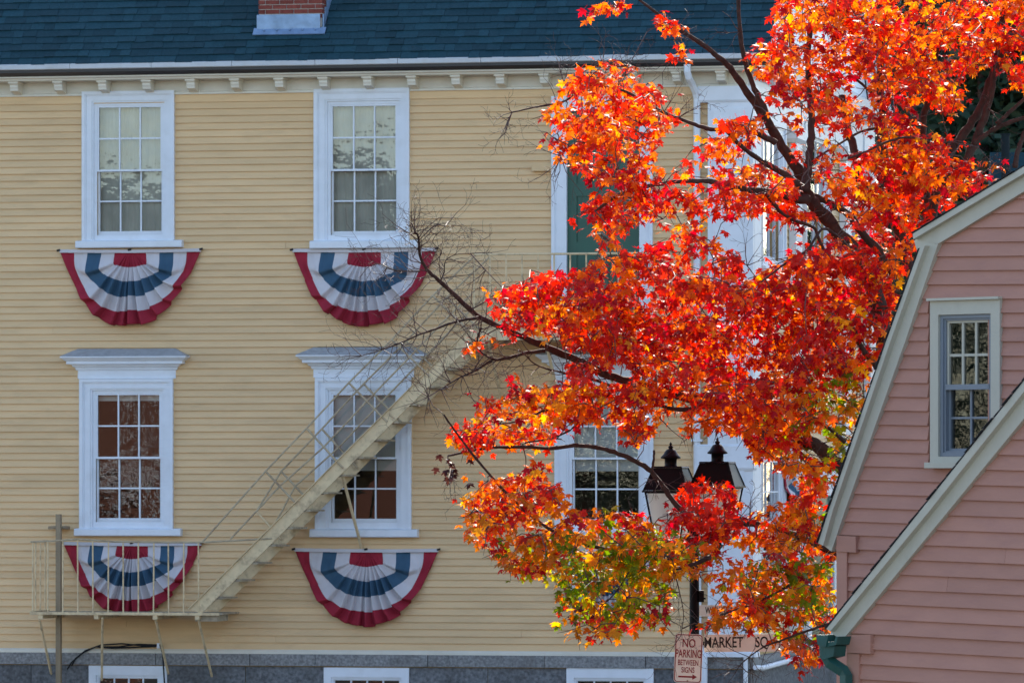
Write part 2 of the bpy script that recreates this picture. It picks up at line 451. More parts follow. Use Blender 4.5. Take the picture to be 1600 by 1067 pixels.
# ---- window builder
def ring(b, T, a0, a1, z0, z1, w, d0, d1, mi=0, wb=None, wt=None):
    wb = w if wb is None else wb; wt = w if wt is None else wt
    b.box(T, a0, a0 + w, d0, d1, z0, z1, mi); b.box(T, a1 - w, a1, d0, d1, z0, z1, mi)
    b.box(T, a0 + w, a1 - w, d0, d1, z0, z0 + wb, mi); b.box(T, a0 + w, a1 - w, d0, d1, z1 - wt, z1, mi)
def sash_part(T, win, a0, a1, z0, z1, cols, rows, dfront, m, stile=.03, bar=.018, wb=None, glass='glass', barm=None):
    b = MB(); ring(b, T, a0, a1, z0, z1, stile, dfront - .04, dfront, 0, wb)
    wb = stile if wb is None else wb
    ia0, ia1, iz0, iz1 = a0 + stile, a1 - stile, z0 + wb, z1 - stile
    for c in range(1, cols):
        x = ia0 + (ia1 - ia0) * c / cols; b.box(T, x - bar / 2, x + bar / 2, dfront - .035, dfront - .006, iz0, iz1)
    for r in range(1, rows):
        z = iz0 + (iz1 - iz0) * r / rows; b.box(T, ia0, ia1, dfront - .033, dfront - .008, z - bar / 2, z + bar / 2)
    b.obj("sash", m, win)
    for c in range(cols):
        for r in range(rows):
            x0 = ia0 + (ia1 - ia0) * c / cols - .004; x1 = ia0 + (ia1 - ia0) * (c + 1) / cols + .004
            y0 = iz0 + (iz1 - iz0) * r / rows - .004; y1 = iz0 + (iz1 - iz0) * (r + 1) / rows + .004
            t = rng.uniform(-.0012, .0012); t2 = rng.uniform(-.0012, .0012); dd = dfront - .022
            p = MB()
            for off in (0.0,):
                p.add([T(x0, dd + t, y0), T(x1, dd - t2, y0), T(x1, dd - t, y1), T(x0, dd + t2, y1)], [(0, 1, 2, 3)])
            p.obj("pane", M[glass], win, fix=False)
def add_window(T, cas, sash, sill, parent, hood=False, blind_u=0.0, blind_l=0.0, blind='blind', wavy=0.0, mid=None):
    a0, a1, z0, z1 = cas; s0, s1, sz0, sz1 = sash
    b = MB()
    wl, wr, wt = s0 - a0, a1 - s1, z1 - sz1
    def fr(f0, f1, d0, d1):   # ring between fractions f0..f1 of the casing width
        A0, A1, B0, B1 = a0 + wl * f0, a0 + wl * f1, a1 - wr * f0, a1 - wr * f1
        Z1, Z2 = z1 - wt * f0, z1 - wt * f1
        b.box(T, A0, A1, d0, d1, z0, Z1); b.box(T, B1, B0, d0, d1, z0, Z1); b.box(T, A1, B1, d0, d1, Z2, Z1)
    fr(0.0, 0.22, -.02, .075)
    fr(0.22, 0.30, -.02, .062)
    fr(0.30, 0.68, -.02, .050)
    fr(0.68, 0.80, -.02, .036)
    fr(0.80, 1.0, -.09, .014)
    b.box(T, s0, s1, -.09, .012, z0, sz0)
    win = b.obj("window", M['white'], parent)
    q0, q1, qz0, qz1 = sill
    b = MB(); b.side_prism(T, [(-.02, qz0), (.125, qz0), (.135, qz0 + .012), (.135, qz1 - .012), (.12, qz1), (-.02, qz1 + .012)], q0, q1); b.obj("sill", M['white'], win)
    mid = (sz0 + sz1) / 2 if mid is None else mid
    sash_part(T, win, s0, s1, mid - .018, sz1, 3, 2, .006, M['white'], stile=.026, bar=.02)
    sash_part(T, win, s0, s1, sz0, mid + .014, 3, 2, -.038, M['white'], stile=.026, bar=.02, wb=.05)
    if hood:
        H = [(.004, z1), (.03, z1 + .005), (.03, z1 + .115), (.05, z1 + .12), (.06, z1 + .15), (.085, z1 + .165), (.10, z1 + .19), (.155, z1 + .20), (.155, z1 + .235), (.175, z1 + .245), (.21, z1 + .275), (.225, z1 + .283), (.225, z1 + .30)]
        b = MB(); b.loft(T, a0, a1, H, back=-.01); hd = b.obj("hood", M['white'], win)
        b = MB()
        za, zb = z1 + .302, z1 + .405
        b.add([T(a0 - .228, -.01, za), T(a0 - .228, .228, za), T(a1 + .228, .228, za), T(a1 + .228, -.01, za),
               T(a0 - .03, -.01, zb), T(a0 - .03, .03, zb), T(a1 + .03, .03, zb), T(a1 + .03, -.01, zb)],
              [(3, 2, 1, 0), (0, 1, 5, 4), (1, 2, 6, 5), (2, 3, 7, 6), (4, 5, 6, 7)])
        b.obj("hood_roof", M['lead'], win)
    def cloth(zt, zb, nm):
        b = MB(); n = 40
        for i in range(n):
            x0, x1 = s0 + (s1 - s0) * i / n, s0 + (s1 - s0) * (i + 1) / n
            d0 = -.12 - wavy * abs(math.sin(i * .8 + zt * 3)); d1 = -.12 - wavy * abs(math.sin((i + 1) * .8 + zt * 3))
            b.add([T(x0, d0, zb), T(x1, d1, zb), T(x1, d1, zt), T(x0, d0, zt)], [(0, 1, 2, 3)])
        b.obj(nm, M[blind], win, fix=False)
    if blind_u > 0:
        cloth(sz1, sz1 - (sz1 - sz0) * blind_u, "curtain" if blind == 'curtain' else "blind")
    return win
for i, (c, s, q) in enumerate(upper):
    add_window(TF, rect(c), rect(s), rect(q, .12), hall, False, 1.0, blind='curtain', wavy=.018)
for i, (c, s, q) in enumerate(lower):
    add_window(TF, rect(c), rect(s), rect(q, .12), hall, True, (.06, .60, .60)[i], blind='blind')
for bb in base_w:
    a0, a1, z0, z1 = rect(bb)
    b = MB(); ring(b, TF, a0, a1, z0, z1 - .003, .1, -.06, .045, wt=.13); ring(b, TF, a0 + .1, a1 - .1, z0 + .1, z1 - .133, .03, -.06, .02)
    win = b.obj("cellar_window", M['white'], hall)
    sash_part(TF, win, a0 + .13, a1 - .13, z0 + .13, z1 - .163, 4, 1, .0, M['white'], .012, .02)

# ---- upper door onto the fire escape
a0, a1, z0, z1 = rect(door_px)
b = MB(); wl = .2
b.box(TF, a0, a0 + .045, 0, .075, z0, z1); b.box(TF, a0 + .045, a0 + .2, -.1, .05, z0, z1)
b.box(TF, a1 - .045, a1, 0, .075, z0, z1); b.box(TF, a1 - .18, a1 - .045, -.1, .05, z0, z1)
b.box(TF, a0 + .2, a1 - .18, -.1, .05, z1 - .2, z1)
dr = b.obj("door_frame", M['white'], hall)
b = MB(); x0, x1, y1 = a0 + .2, a1 - .18, z1 - .2
b.box(TF, x0, x1, -.10, -.06, z0, y1)
w = x1 - x0; st = .12
for (p0, p1) in ((x0, x0 + st), (x0 + w / 2 - st / 2, x0 + w / 2 + st / 2), (x1 - st, x1)):
    b.box(TF, p0, p1, -.06, -.035, z0, y1)
for zf in (0.0, .36, .62, .93):
    zz0 = z0 + (y1 - z0) * zf
    for (p0, p1) in ((x0 + st, x0 + w / 2 - st / 2), (x0 + w / 2 + st / 2, x1 - st)):
        b.box(TF, p0, p1, -.06, -.036, zz0, zz0 + .16 if zf < .9 else y1)
b.obj("door", M['green'], dr)
b = MB(); b.box(TF, wu(833), a0, 0, .10, wz(840, 268), wz(840, 258)); b.obj("bracket_shelf", M['yellow'], hall)

# ---- cornice
zb = lambda y, d: wz(500, y, d)
b = MB(); b.side_prism(TF, [(0, Z_FRIEZE), (.055, Z_FRIEZE), (.05, Z_FRIEZE + .03), (.03, Z_FRIEZE + .04), (.03, zb(113, .03)), (0, zb(113, .03))], UL, UC + .02); b.obj("frieze", M['cream'], hall)
zs1, zs0 = zb(113, .38), zb(119.5, .36)
b = MB(); b.side_prism(TF, [(.02, zs0), (.33, zs0), (.34, zs0 + .02), (.38, zs0 + .035), (.38, zs1), (.02, zs1)], UL, UC + .30); b.obj("soffit", M['cream'], hall)
zd1 = zb(103, .45)
b = MB(); b.side_prism(TF, [(.02, zs1 + .002), (.40, zs1 + .002), (.45, zs1 + .045), (.45, zd1), (.02, zd1)], UL, UC + .36); b.obj("drip_band", M['darkband'], hall)  # near-black band between the gutter face and the soffit
ge = [UL] + [wu(x, .45) for x in (110, 237, 363, 493, 622, 752, 880, 1010)] + [UC + .36]
for i in range(len(ge) - 1):
    b = MB(); b.side_prism(TF, [(.02, zd1 + .002), (.47, zd1 + .002), (.485, zd1 + .012), (.485, Z_EAVE - .015), (.47, Z_EAVE), (.02, Z_EAVE)], ge[i] + .003, ge[i + 1] - .003); b.obj("gutter_face", M['gutter'], hall)
# brackets under the soffit
bk = MB(); zt = 0.0
bk.side_prism(TF, [(.032, 0), (.29, 0), (.29, -.035), (.265, -.05), (.265, -.075), (.25, -.10), (.245, -.125), (.20, -.135), (.12, -.145), (.07, -.165), (.032, -.17)], -.055, .055)
bk.box(TF, -.068, .068, .032, .305, -.028, -.002)
bkm = bk.mesh("bracket", M['cream'])
x = 22.0
while x < 1160:
    link("bracket", bkm, hall, (wu(x, .25), 0, zs0))
    x += 69.0
link("bracket", bkm, hall, (wu(-47, .25), 0, zs0))

# ---- roof
SL = R(45)
cs, sn = math.cos(SL), math.sin(SL)
D0 = .47
def TR(a, s, h):      # along eave, up the slope, out of the slope
    return (a, -D0 + s * cs - h * sn, Z_EAVE - .02 + s * sn + h * cs)
SLEN = (DEPTH / 2 + D0) / cs
b = MB(); b.box(lambda a, d, z: TR(a, d, z), UL, UC + .34, 0, SLEN, -.08, -.004)
b.obj("roof", M['deck'], hall)
def TRB(a, s, h): return (a, DEPTH + D0 - s * cs + h * sn, Z_EAVE - .02 + s * sn + h * cs)
b = MB(); b.box(lambda a, d, z: TRB(a, d, z), UL, UC + .34, 0, SLEN, -.08, -.004); b.obj("roof", M['shingle'], hall)
ERW = .142
def shingle_verts(w, t):
    return [(0, -.012, .003), (w, -.012, .003), (w, ERW + .02, .001), (0, ERW + .02, .001), (0, -.012, .003 + t), (w, -.012, .003 + t), (w, ERW + .02, .004), (0, ERW + .02, .004)]
SF = [(0, 3, 2, 1), (4, 5, 6, 7), (0, 1, 5, 4), (1, 2, 6, 5), (2, 3, 7, 6), (3, 0, 4, 7)]
smesh = {}
for k, w in enumerate((.14, .19, .24, .30)):
    for t in (.014, .022):
        b = MB(); b.add(shingle_verts(w - .003, t), SF)
        smesh[(k, t)] = b.mesh("shingle", M['shingle'])
stuff = MB(); n_s = 0
ch0, ch1 = wu(403), wu(515)
visL, visR = wu(-12), wu(1205)
for r in range(int(SLEN / ERW)):
    a = UL - rng.random() * .3
    s = .012 + r * ERW
    while a < UC + .30:
        k = rng.randrange(4); w = (.14, .19, .24, .30)[k]
        t = .014 if rng.random() < .6 else .022
        hidden = ch0 - .02 < a and a + w < ch1 + .02 and s > .62
        if not hidden:
            if visL < a + w and a < visR and r < 9 and n_s < 296:
                link("shingle", smesh[(k, t)], hall, TR(a, s + rng.uniform(-.009, .009), 0), None, (SL, 0, 0)); n_s += 1
            elif r < 22:
                stuff.add([TR(a + v[0], s + v[1], v[2]) for v in shingle_verts(w - .003, t)], SF)
        a += w
o = stuff.obj("shingles", M['shingle'], hall); o["kind"] = "stuff"

# ---- chimney with flashing
rf = lambda s: TR(0, s, 0)
s_base = .57
yb, zbz = rf(s_base)[1], rf(s_base)[2]
chy0, chy1 = yb + .03, yb + .75
c0, c1 = wu(404, -chy0), wu(504, -chy0)
b = MB(); b.box(ID, c0 + .012, c1 - .012, chy0 + .012, chy1 - .012, zbz - .1, zbz + 3.6)
chim = b.obj("chimney", M['mortar'], hall)
bl, bh = (c1 - c0) / 4.5, .0635
bz = MB(); bz.box(ID, 0, bl - .011, 0, .09, 0, bh - .011); bfull = bz.mesh("brick", M['brick'])
bz = MB(); bz.box(ID, 0, bl / 2 - .011, 0, .09, 0, bh - .011); bhalf = bz.mesh("brick", M['brick'])
bz = MB(); bz.box(ID, 0, .09, 0, .235 - .011, 0, bh - .011); bside = bz.mesh("brick", M['brick'])
for r in range(13):
    z = zbz + .20 + r * bh
    xs = [(0, bfull), (1, bfull), (2, bfull), (3, bfull), (4, bhalf)] if r % 2 == 0 else [(0, bhalf)] + [(.5 + i, bfull) for i in range(4)]
    for f, me in xs:
        link("brick", me, chim, (c0 + f * bl, chy0 + rng.uniform(-.002, .002), z))
    for i in range(3):
        link("brick", bside, chim, (c1 - .09 + rng.uniform(-.001, .001), chy0 + .095 + i * .235 * .93, z))
b = MB()
b.box(ID, c0 - .02, c1 - .03, chy0 - .02, chy0 - .004, zbz + .0, zbz + .25)
b.obj("apron_flashing", M['flash'], chim)
b = MB()
b.box(TR, c0 - .06, c1 + .05, s_base - .06, s_base + .07, .02, .035)
for i in range(5):
    x = c0 + (c1 - c0) * (i + .5) / 5; b.box(TR, x - .01, x + .01, s_base + .0, s_base + .03, .034, .05)
b.obj("base_flashing", M['flash'], chim)
for i in range(7):
    y0 = chy0 + i * .10 - .01; z0 = zbz - .05 + i * .10
    for sx, x0 in ((1, c1 + .004), (-1, c0 - .016)):
        b = MB(); b.box(ID, x0 + i * .0008 * sx, x0 + .012 + i * .0008 * sx, y0, y0 + .14, z0, z0 + .30)
        b.obj("step_flashing", M['flash'], chim)

# ---- corner pilaster and downpipe
p0, p1 = wu(1108), UC
zcap0, zcap1 = wz(1130, 161), Z_FRIEZE - .002
b = MB()
b.box(TF, p0, p1 + .10, 0.02, .10, Z_FOUND + .04, zcap0); b.box(TF, p0 + .07, p1 - .02, .10, .115, Z_FOUND + .35, zcap0 - .08)
b.box(VP, 0, .55, 0.02, .10, Z_FOUND + .04, zcap0)
b.loft(TF, p0, p1, [(.11, zcap0), (.13, zcap0 + .03), (.13, zcap1)], back=-.2)
b.loft(TF, p0, p1, [(.14, Z_FOUND - .03), (.14, Z_FOUND + .02), (.115, Z_FOUND + .045)], back=-.2)
b.loft(TF, p0, p1 - .02, [(.12, wz(1130, 735)), (.14, wz(1130, 731)), (.14, wz(1130, 697)), (.12, wz(1130, 694))], back=-.1)
b.obj("pilaster", M['white'], hall)
b = MB()
xx = wu(1089, .1)
def FL(px, py, d): a, z = wall(px, py, d); return TF(a, d, z)
pts = [FL(1074, 101, .43), FL(1074, 112, .43), FL(1076, 121, .40), FL(1081, 131, .25), FL(1087, 145, .12), FL(1089, 155, .085), FL(1089, 400, .085), FL(1089, 700, .085), FL(1091, 1000, .085), FL(1096, 1016, .12), FL(1100, 1024, .15), FL(1100, 1120, .15)]
b.tube(pts, .046, 8); dp = b.obj("downpipe", M['white'], hall)
for y in (330, 560, 690, 880):
    b = MB(); b.box(TF, xx - .07, xx + .07, .02, .14, wz(1089, y), wz(1089, y - 4)); b.obj("pipe_strap", M['white'], dp)
b = MB(); b.tube([FL(1165, 1024, .1), FL(1165, 1130, .1)], .03, 8)
b.tube([(UC + .12, -.05, wz(1168, 1042)), (UC + .16, .3, wz(1168, 1044)), (UC + .2, 3.4, wz(1168, 1037))], .035, 8); b.obj("corner_pipe", M['white'], hall)

# ---- gable end (seen at a sliver)
zr = Z_EAVE + (DEPTH / 2) * math.tan(SL)
gv = lambda px: gw(px, 600)[0]
gh = []
def gwin(pa, pb, ya, yb2):
    v0, v1 = gv(pa), gv(pb); vm = (pa + pb) / 2
    return (v0, v1, gw(vm, yb2)[1], gw(vm, ya)[1])
gwins = [gwin(1183, 1221, 690, 925), gwin(1183, 1221, 190, 420), gwin(1251, 1291, 190, 420), gwin(1312, 1344, 190, 420), gwin(1312, 1344, 690, 925)]
gholes = [(w[0] + .25, w[1] - .25, w[2] + .12, w[3] - .25) for w in gwins]
grid_wall(VP, 0.2, DEPTH, 0, Z_EAVE - .1, gholes, -.002, "gable_wall", M['yellow_wall'], hall)
for w in gwins:
    add_window(VP, w, (w[0] + .25, w[1] - .25, w[2] + .12, w[3] - .25), (w[0] - .08, w[1] + .08, w[2] - .1, w[2]), hall, False, .5, blind='blind')
st = MB(); st2 = MB()
gd = gwin(1250, 1296, 735, 1010)
nr = int((zr - Z_FOUND) / EXP)
for r in range(nr):
    z0 = Z_FOUND + .03 + r * EXP
    lim0, lim1 = .56, DEPTH - .56
    if z0 > Z_EAVE - .2:
        k = (z0 - Z_EAVE) / math.tan(SL); lim0, lim1 = .1 + k, DEPTH - .1 - k
        if lim1 - lim0 < .2: break
        st2.side_prism(VP, [(0, z0), (.019, z0), (.004, z0 + EXP + .006), (0, z0 + EXP + .006)], lim0, lim1)
        continue
    a = lim0
    for h in sorted([w for w in gwins + [gd] if w[2] - .1 < z0 + EXP / 2 < w[3]]):
        if h[0] > a: st.side_prism(VP, [(0, z0), (.019, z0), (.004, z0 + EXP + .006), (0, z0 + EXP + .006)], a, h[0])
        a = h[1]
    st.side_prism(VP, [(0, z0), (.019, z0), (.004, z0 + EXP + .006), (0, z0 + EXP + .006)], a, lim1)
o = st.obj("clapboards", M['yellow'], hall); o["kind"] = "stuff"
o = st2.obj("pediment_boards", M['white'], hall); o["kind"] = "stuff"
b = MB(); b.prism(VP, [(0, Z_EAVE - .12), (DEPTH, Z_EAVE - .12), (DEPTH / 2, zr - .05)], -.15, -.004); b.obj("pediment_wall", M['white'], hall)
b = MB(); b.side_prism(VP, [(0, Z_FRIEZE - .35), (.05, Z_FRIEZE - .35), (.06, Z_FRIEZE), (.05, Z_EAVE - .3), (.30, Z_EAVE - .22), (.34, Z_EAVE - .05), (0, Z_EAVE + .02)], .1, DEPTH + .3); b.obj("entablature", M['white'], hall)
for sg in (0, 1):
    b = MB(); f = (lambda v: v) if sg == 0 else (lambda v: DEPTH - v)
    b.prism(VP, [(f(-.42), Z_EAVE - .02), (f(DEPTH / 2), zr + .40), (f(DEPTH / 2), zr + .02), (f(-.05), Z_EAVE - .02)], .02, .30); b.obj("raking_cornice", M['white'], hall)
for v in (DEPTH - .5, DEPTH / 2 - 2.0, DEPTH / 2 + 2.4):
    b = MB(); b.box(VP, v, v + .5, .02, .12, Z_FOUND, Z_FRIEZE - .35); b.loft(VP, v, v + .5, [(.13, Z_FRIEZE - .55), (.17, Z_FRIEZE - .5), (.17, Z_FRIEZE - .352)]); b.obj("pilaster", M['white'], hall)
b = MB(); b.box(VP, gd[0], gd[0] + .3, 0, .12, gd[2], gd[3]); b.box(VP, gd[1] - .3, gd[1], 0, .12, gd[2], gd[3]); b.box(VP, gd[0] + .3, gd[1] - .3, 0, .12, gd[3] - .35, gd[3])
fr_ = b.obj("door_frame", M['white'], hall)
b = MB(); b.box(VP, gd[0] + .3, gd[1] - .3, .01, .05, gd[2], gd[3] - .35)
for i in range(9): b.box(VP, gd[0] + .34, gd[1] - .34, .05, .07, gd[2] + .1 + i * .2, gd[2] + .24 + i * .2)
b.obj("door", M['green'], fr_)
b = MB(); b.box(VP, -.02, DEPTH, -.03, .08, zc0, Z_FOUND - .03); b.obj("granite_slab", M['granite'], hall)
for i in range(6):
    b = MB(); b.box(VP, i * DEPTH / 6 + .005, (i + 1) * DEPTH / 6 - .005, -.03, .04, 0, zc0 - .01); b.obj("granite_block", M['granite_dark'], hall)

# ------------------------------------------------------------------ buntings
def bunting(T, u0, u1, zt, H, seed, label, root):
    rr = random.Random(seed)
    uc, W = (u0 + u1) / 2, (u1 - u0) / 2
    loc = T(uc, 0, zt)
    base = empty("bunting"); base.location = root.matrix_basis @ Vector(loc); base.rotation_euler = (0, 0, root.rotation_euler[2] + (0 if T is TF else R(90)))
    CTL = [[(.06, 0), (.05, .004), (.04, .006), (.025, .008), (.012, .009), (0, .01)],
           [(.22, 0), (.235, .17), (.18, .19), (.12, .205), (.06, .215), (0, .22)],
           [(.41, 0), (.42, .25), (.33, .325), (.21, .37), (.10, .40), (0, .41)],
           [(.61, 0), (.61, .30), (.45, .46), (.29, .56), (.14, .605), (0, .61)],
           [(.80, 0), (.77, .24), (.59, .57), (.38, .73), (.18, .795), (0, .805)],
           [(1, 0), (.88, .27), (.72, .57), (.50, .83), (.25, .97), (0, 1)]]
    def curve(c, t):
        q = t * 5; i = min(4, int(q)); f = q - i
        p0 = c[i - 1] if i > 0 else (2 * c[0][0] - c[1][0], 2 * c[0][1] - c[1][1]); p1, p2 = c[i], c[i + 1]
        p3 = c[i + 2] if i < 4 else (-c[4][0], c[4][1])
        return tuple(.5 * (2 * p1[k] + (p2[k] - p0[k]) * f + (2 * p0[k] - 5 * p1[k] + 4 * p2[k] - p3[k]) * f * f + (3 * p1[k] - p0[k] - 3 * p2[k] + p3[k]) * f ** 3) for k in (0, 1))
    NP, SUB = 200, 6
    cols = [0, 1, 2, 1, 0]
    # knife pleats: edges along the fan, each with its own depth and hem offset
    ed_ = [.30 + rr.uniform(-.03, .03)]
    while ed_[-1] < 1.70 - .06: ed_.append(ed_[-1] + rr.uniform(.115, .185))
    pd_ = [rr.uniform(.6, 1.15) for _ in ed_]; ph_ = [rr.uniform(-.024, .024) for _ in ed_]
    ph = [rr.uniform(-1, 1) for _ in range(6)]
    b = MB(); rows_ = [(i, k / SUB) for i in range(5) for k in range(SUB)] + [(4, 1.0)]
    for (bi, bf) in rows_:
        s_ = (bi + bf) / 5
        for j in range(NP + 1):
            tt = 2.0 * j / NP                      # 0 left corner .. 1 bottom .. 2 right corner
            t = tt if tt <= 1 else 2 - tt; sgn = -1 if tt <= 1 else 1
            (x0, z0), (x1, z1) = curve(CTL[bi], t), curve(CTL[bi + 1], t)
            x, z = (x0 + (x1 - x0) * bf) * sgn, z0 + (z1 - z0) * bf
            d = .046 + .04 * min(1, s_ * 1.6) * (1 - .5 * s_) * min(1, t * 4)
            k = -1
            for q, e in enumerate(ed_):
                if tt >= e: k = q
            if 0 <= k < len(ed_) - 1:
                f = (tt - ed_[k]) / (ed_[k + 1] - ed_[k])
                if tt > 1: f = 1 - f
                saw = (f / .80) ** 1.25 if f < .80 else (1 - f) / .20
                amp = min(1, s_ * 2.0) * (.5 + .5 * s_)
                d += (.165 * pd_[k]) * saw * amp
                z *= 1 + ph_[k] * min(1, s_ * 2) ; x *= 1 + ph_[k] * .5
            side = max(0.0, 1 - abs(t - .17) / .22)
            wp = math.exp(-((s_ - .48) / .26) ** 4)
            d += wp * .085 * (min(1, t / .17) ** 1.5 if t < .19 else max(0.0, 1 - (t - .19) / .045))
            d += side * ( .016 * math.sin(34 * s_ + 3 * ph[0] + 9 * t) * s_ + .010 * math.sin(60 * s_ + 5 * ph[1] - 14 * t))
            d += .008 * math.sin(6 * x + 7 * z + ph[4] * 6) * s_
            b.v.append((W * x, -d, -H * z - .02))
    for i in range(len(rows_) - 1):
        for j in range(NP):
            a = i * (NP + 1) + j
            b.f.append((a, a + 1, a + NP + 2, a + NP + 1)); b.m.append(cols[rows_[i][0]])
    cl = b.obj("pleated_cloth", [M['red'], M['cwhite'], M['blue']], base, smooth=True, fix=False)
    md = cl.modifiers.new("thickness", 'SOLIDIFY'); md.thickness = .002
    b = MB(); N = 16
    for i in range(N):
        x0, x1 = -W + 2 * W * i / N, -W + 2 * W * (i + 1) / N
        s0 = -.012 * (1 - ((x0) / W) ** 2) * rr.uniform(.7, 1); s1 = s0
        b.box(ID, x0, x1 - .0005, -.085, -.03, -.036 + s0, .008 + s0)
    b.obj("heading_tape", M['cwhite'], base)
    for gx in (-W - .012, 0, W + .012):
        b = MB(); b.tube([(gx - .022, -.09, -.008), (gx + .022, -.088, .002)], .014, 6); b.tube([(gx, -.09, -.004), (gx, 0.0, -.004)], .006, 6); b.obj("hook", M['cable'], base)
    tag(base, label, "bunting", "fan buntings under the windows")
    return base
for i, (x0, x1, yt, yb2, lab) in enumerate([
        (94, 314, 391, 507, "red white and blue fan bunting below the upper window nearest the left edge"),
        (458, 682, 390, 508, "red white and blue fan bunting below the upper window, its corner behind bare twigs"),
        (99, 315, 847, 954, "red white and blue fan bunting behind the railing of the lower landing"),
        (461, 685, 857, 974, "red white and blue fan bunting below the lower window crossed by the stairs"),
        (860, 1034, 857, 972, "fan bunting almost hidden behind green and orange maple leaves")]):
    u0, z = wall(x0, yt, .05); u1, _ = wall(x1, yt, .05); zl = wz((x0 + x1) / 2, yb2, .05)
    bunting(TF, u0, u1, z, z - zl, 20 + i, lab, hall)
v0, z0 = gw(1222, 715, .05); v1, _ = gw(1250, 715, .05)
bpy.context.view_layer.update()
bunting(VP, v0, v1 , z0, 1.05, 31, "fan bunting seen edge on at the narrow gable end of the yellow building", hall)

# ------------------------------------------------------------------ fire escape
fe = empty("fire_escape", tuple(YO), -thy)
tag(fe, "cream painted iron fire escape stairs climbing across the yellow wall", "fire escape")
DO, DI = 1.02, .16
def FP(px, py, d): a, z = wall(px, py, d); return Vector((a, -d, z))
I_ = M['iron']
def bar(name, p, q, r=.012, n=6, m=None, par=fe):
    b = MB(); b.tube([p, q], r, n); return b.obj(name, m or I_, par)
# lower landing
zl = wz(200, 957, DO); zl2 = wz(200, 846, DO)
ul, ur = wall(48, 900, DO)[0], wall(320, 900, DO)[0]
fall = lambda a: 0.0
for i in range(7):
    b = MB(); d = DI - .08 + i * (DO - DI + .06) / 7
    b.box(TF, ul, ur + .22, d, d + .105, zl - .022, zl); b.obj("landing_slat", M['tread'], fe)
b = MB(); b.box(TF, ul - .01, ur + .2, DO, DO + .012, zl - .03, zl + .006); b.obj("landing_edge", I_, fe)
for px in (63, 150, 242, 308):
    a = wall(px, 960, DO)[0]
    b = MB(); b.box(TF, a - .03, a + .03, .02, DO, zl - .085, zl - .024); b.obj("landing_beam", I_, fe)
b = MB(); a = wall(303, 962, DO)[0]; b.box(TF, a, a + .30, .4, .95, zl - .11, zl - .03); b.obj("landing_beam", M['tread'], fe)
rail = [(48, 846.5), (82, 845), (122, 842), (180, 846), (250, 847), (316, 847), (425, 841)]
b = MB(); b.tube([FP(x, y, DO) for x, y in rail], .0125, 6); b.obj("rail", M['rail'], fe)
b = MB(); b.tube([FP(48, 846.5, DO), FP(48 + 33 * .85, 845, DI)], .014, 6); b.obj("rail", I_, fe)
b = MB(); b.tube([FP(48, 956, DO), FP(48 + 33 * .85, 953, DI)], .014, 6); b.obj("rail", I_, fe)
for i in range(12):
    x = 51 + 23.6 * i; y = np.interp(x, [p[0] for p in rail], [p[1] for p in rail])
    a = wall(x, y, DO)[0]
    b = MB(); b.tube([(a, -DO, zl), (a + rng.uniform(-.006, .006), -DO, wz(x, y, DO))], .010, 6); b.obj("baluster", I_, fe)
for k in range(3):
    d = DO - (k + 1) * .22; a, z = wall(48, 846, DO)
    b = MB(); b.tube([(a, -d, zl), (a, -d, z)], .010, 6); b.obj("baluster", I_, fe)
for x0, y0, x1, y1 in ((62, 968, 80, 1052), (160, 965, 159, 1062), (243, 967, 263, 1052), (310, 967, 331, 1056)):
    b = MB(); b.tube([FP(x0, y0, DO - .05), FP(x1, y1, .08)], .016, 6); b.obj("brace", I_, fe)
# stairs
def stair(px0, py0, px1, py1, d): return FP(px0, py0, d), FP(px1, py1, d)
B0, B1 = (303, 957), (745, 516)
for d in (DO, DI + .04):
    A = FP(B0[0], B0[1], DO); Bq = FP(B1[0], B1[1], DO)
    A = Vector((A.x, -d, A.z)); Bq = Vector((Bq.x, -d, Bq.z))
    t = (Bq - A).normalized(); nn = Vector((-t.z, 0, t.x)) * .078
    b = MB()
    A2 = A - t * .02
    pts = [A2 - nn, Bq - nn, Bq + nn, A2 + nn]
    if pts[0].z < zl: pts[0] = pts[0] + t * ((zl - pts[0].z) / t.z)
    vs = [(p.x, p.y - .0, p.z) for p in pts] + [(p.x, p.y + .018, p.z) for p in pts]
    b.add(vs, [(0, 1, 2, 3), (7, 6, 5, 4), (0, 4, 5, 1), (1, 5, 6, 2), (2, 6, 7, 3), (3, 7, 4, 0)])
    # upper flange
    f = [pts[3] + nn * .02, pts[2] + nn * .02]
    b.add([(f[0].x, f[0].y - .03, f[0].z), (f[1].x, f[1].y - .03, f[1].z), (f[1].x, f[1].y + .02, f[1].z), (f[0].x, f[0].y + .02, f[0].z),
           (f[0].x, f[0].y - .03, f[0].z + .012), (f[1].x, f[1].y - .03, f[1].z + .012), (f[1].x, f[1].y + .02, f[1].z + .012), (f[0].x, f[0].y + .02, f[0].z + .012)], [(0, 3, 2, 1), (4, 5, 6, 7), (0, 1, 5, 4), (1, 2, 6, 5), (2, 3, 7, 6), (3, 0, 4, 7)])
    b.obj("stringer", I_, fe)
A = FP(B0[0], B0[1], DO); Bq = FP(B1[0], B1[1], DO)
NT = 16
for i in range(1, NT):
    c = A.lerp(Bq, i / NT)
    b = MB(); z = c.z - .03
    b.box(TF, c.x - .10, c.x + .145, DI + .06, DO - .022, z - .022, z)
    b.box(TF, c.x - .105, c.x - .101, DI + .06, DO - .022, z - .03, z + .02)
    b.obj("tread", M['tread'], fe)
tdir = (Bq - A).normalized(); nrm = Vector((-tdir.z, 0, tdir.x))
posts = [((415, 736), (462, 786)), ((479, 669), (536, 731)), ((545, 598), (605, 659)), ((612, 531), (672, 588)), ((676, 462), (738, 522))]
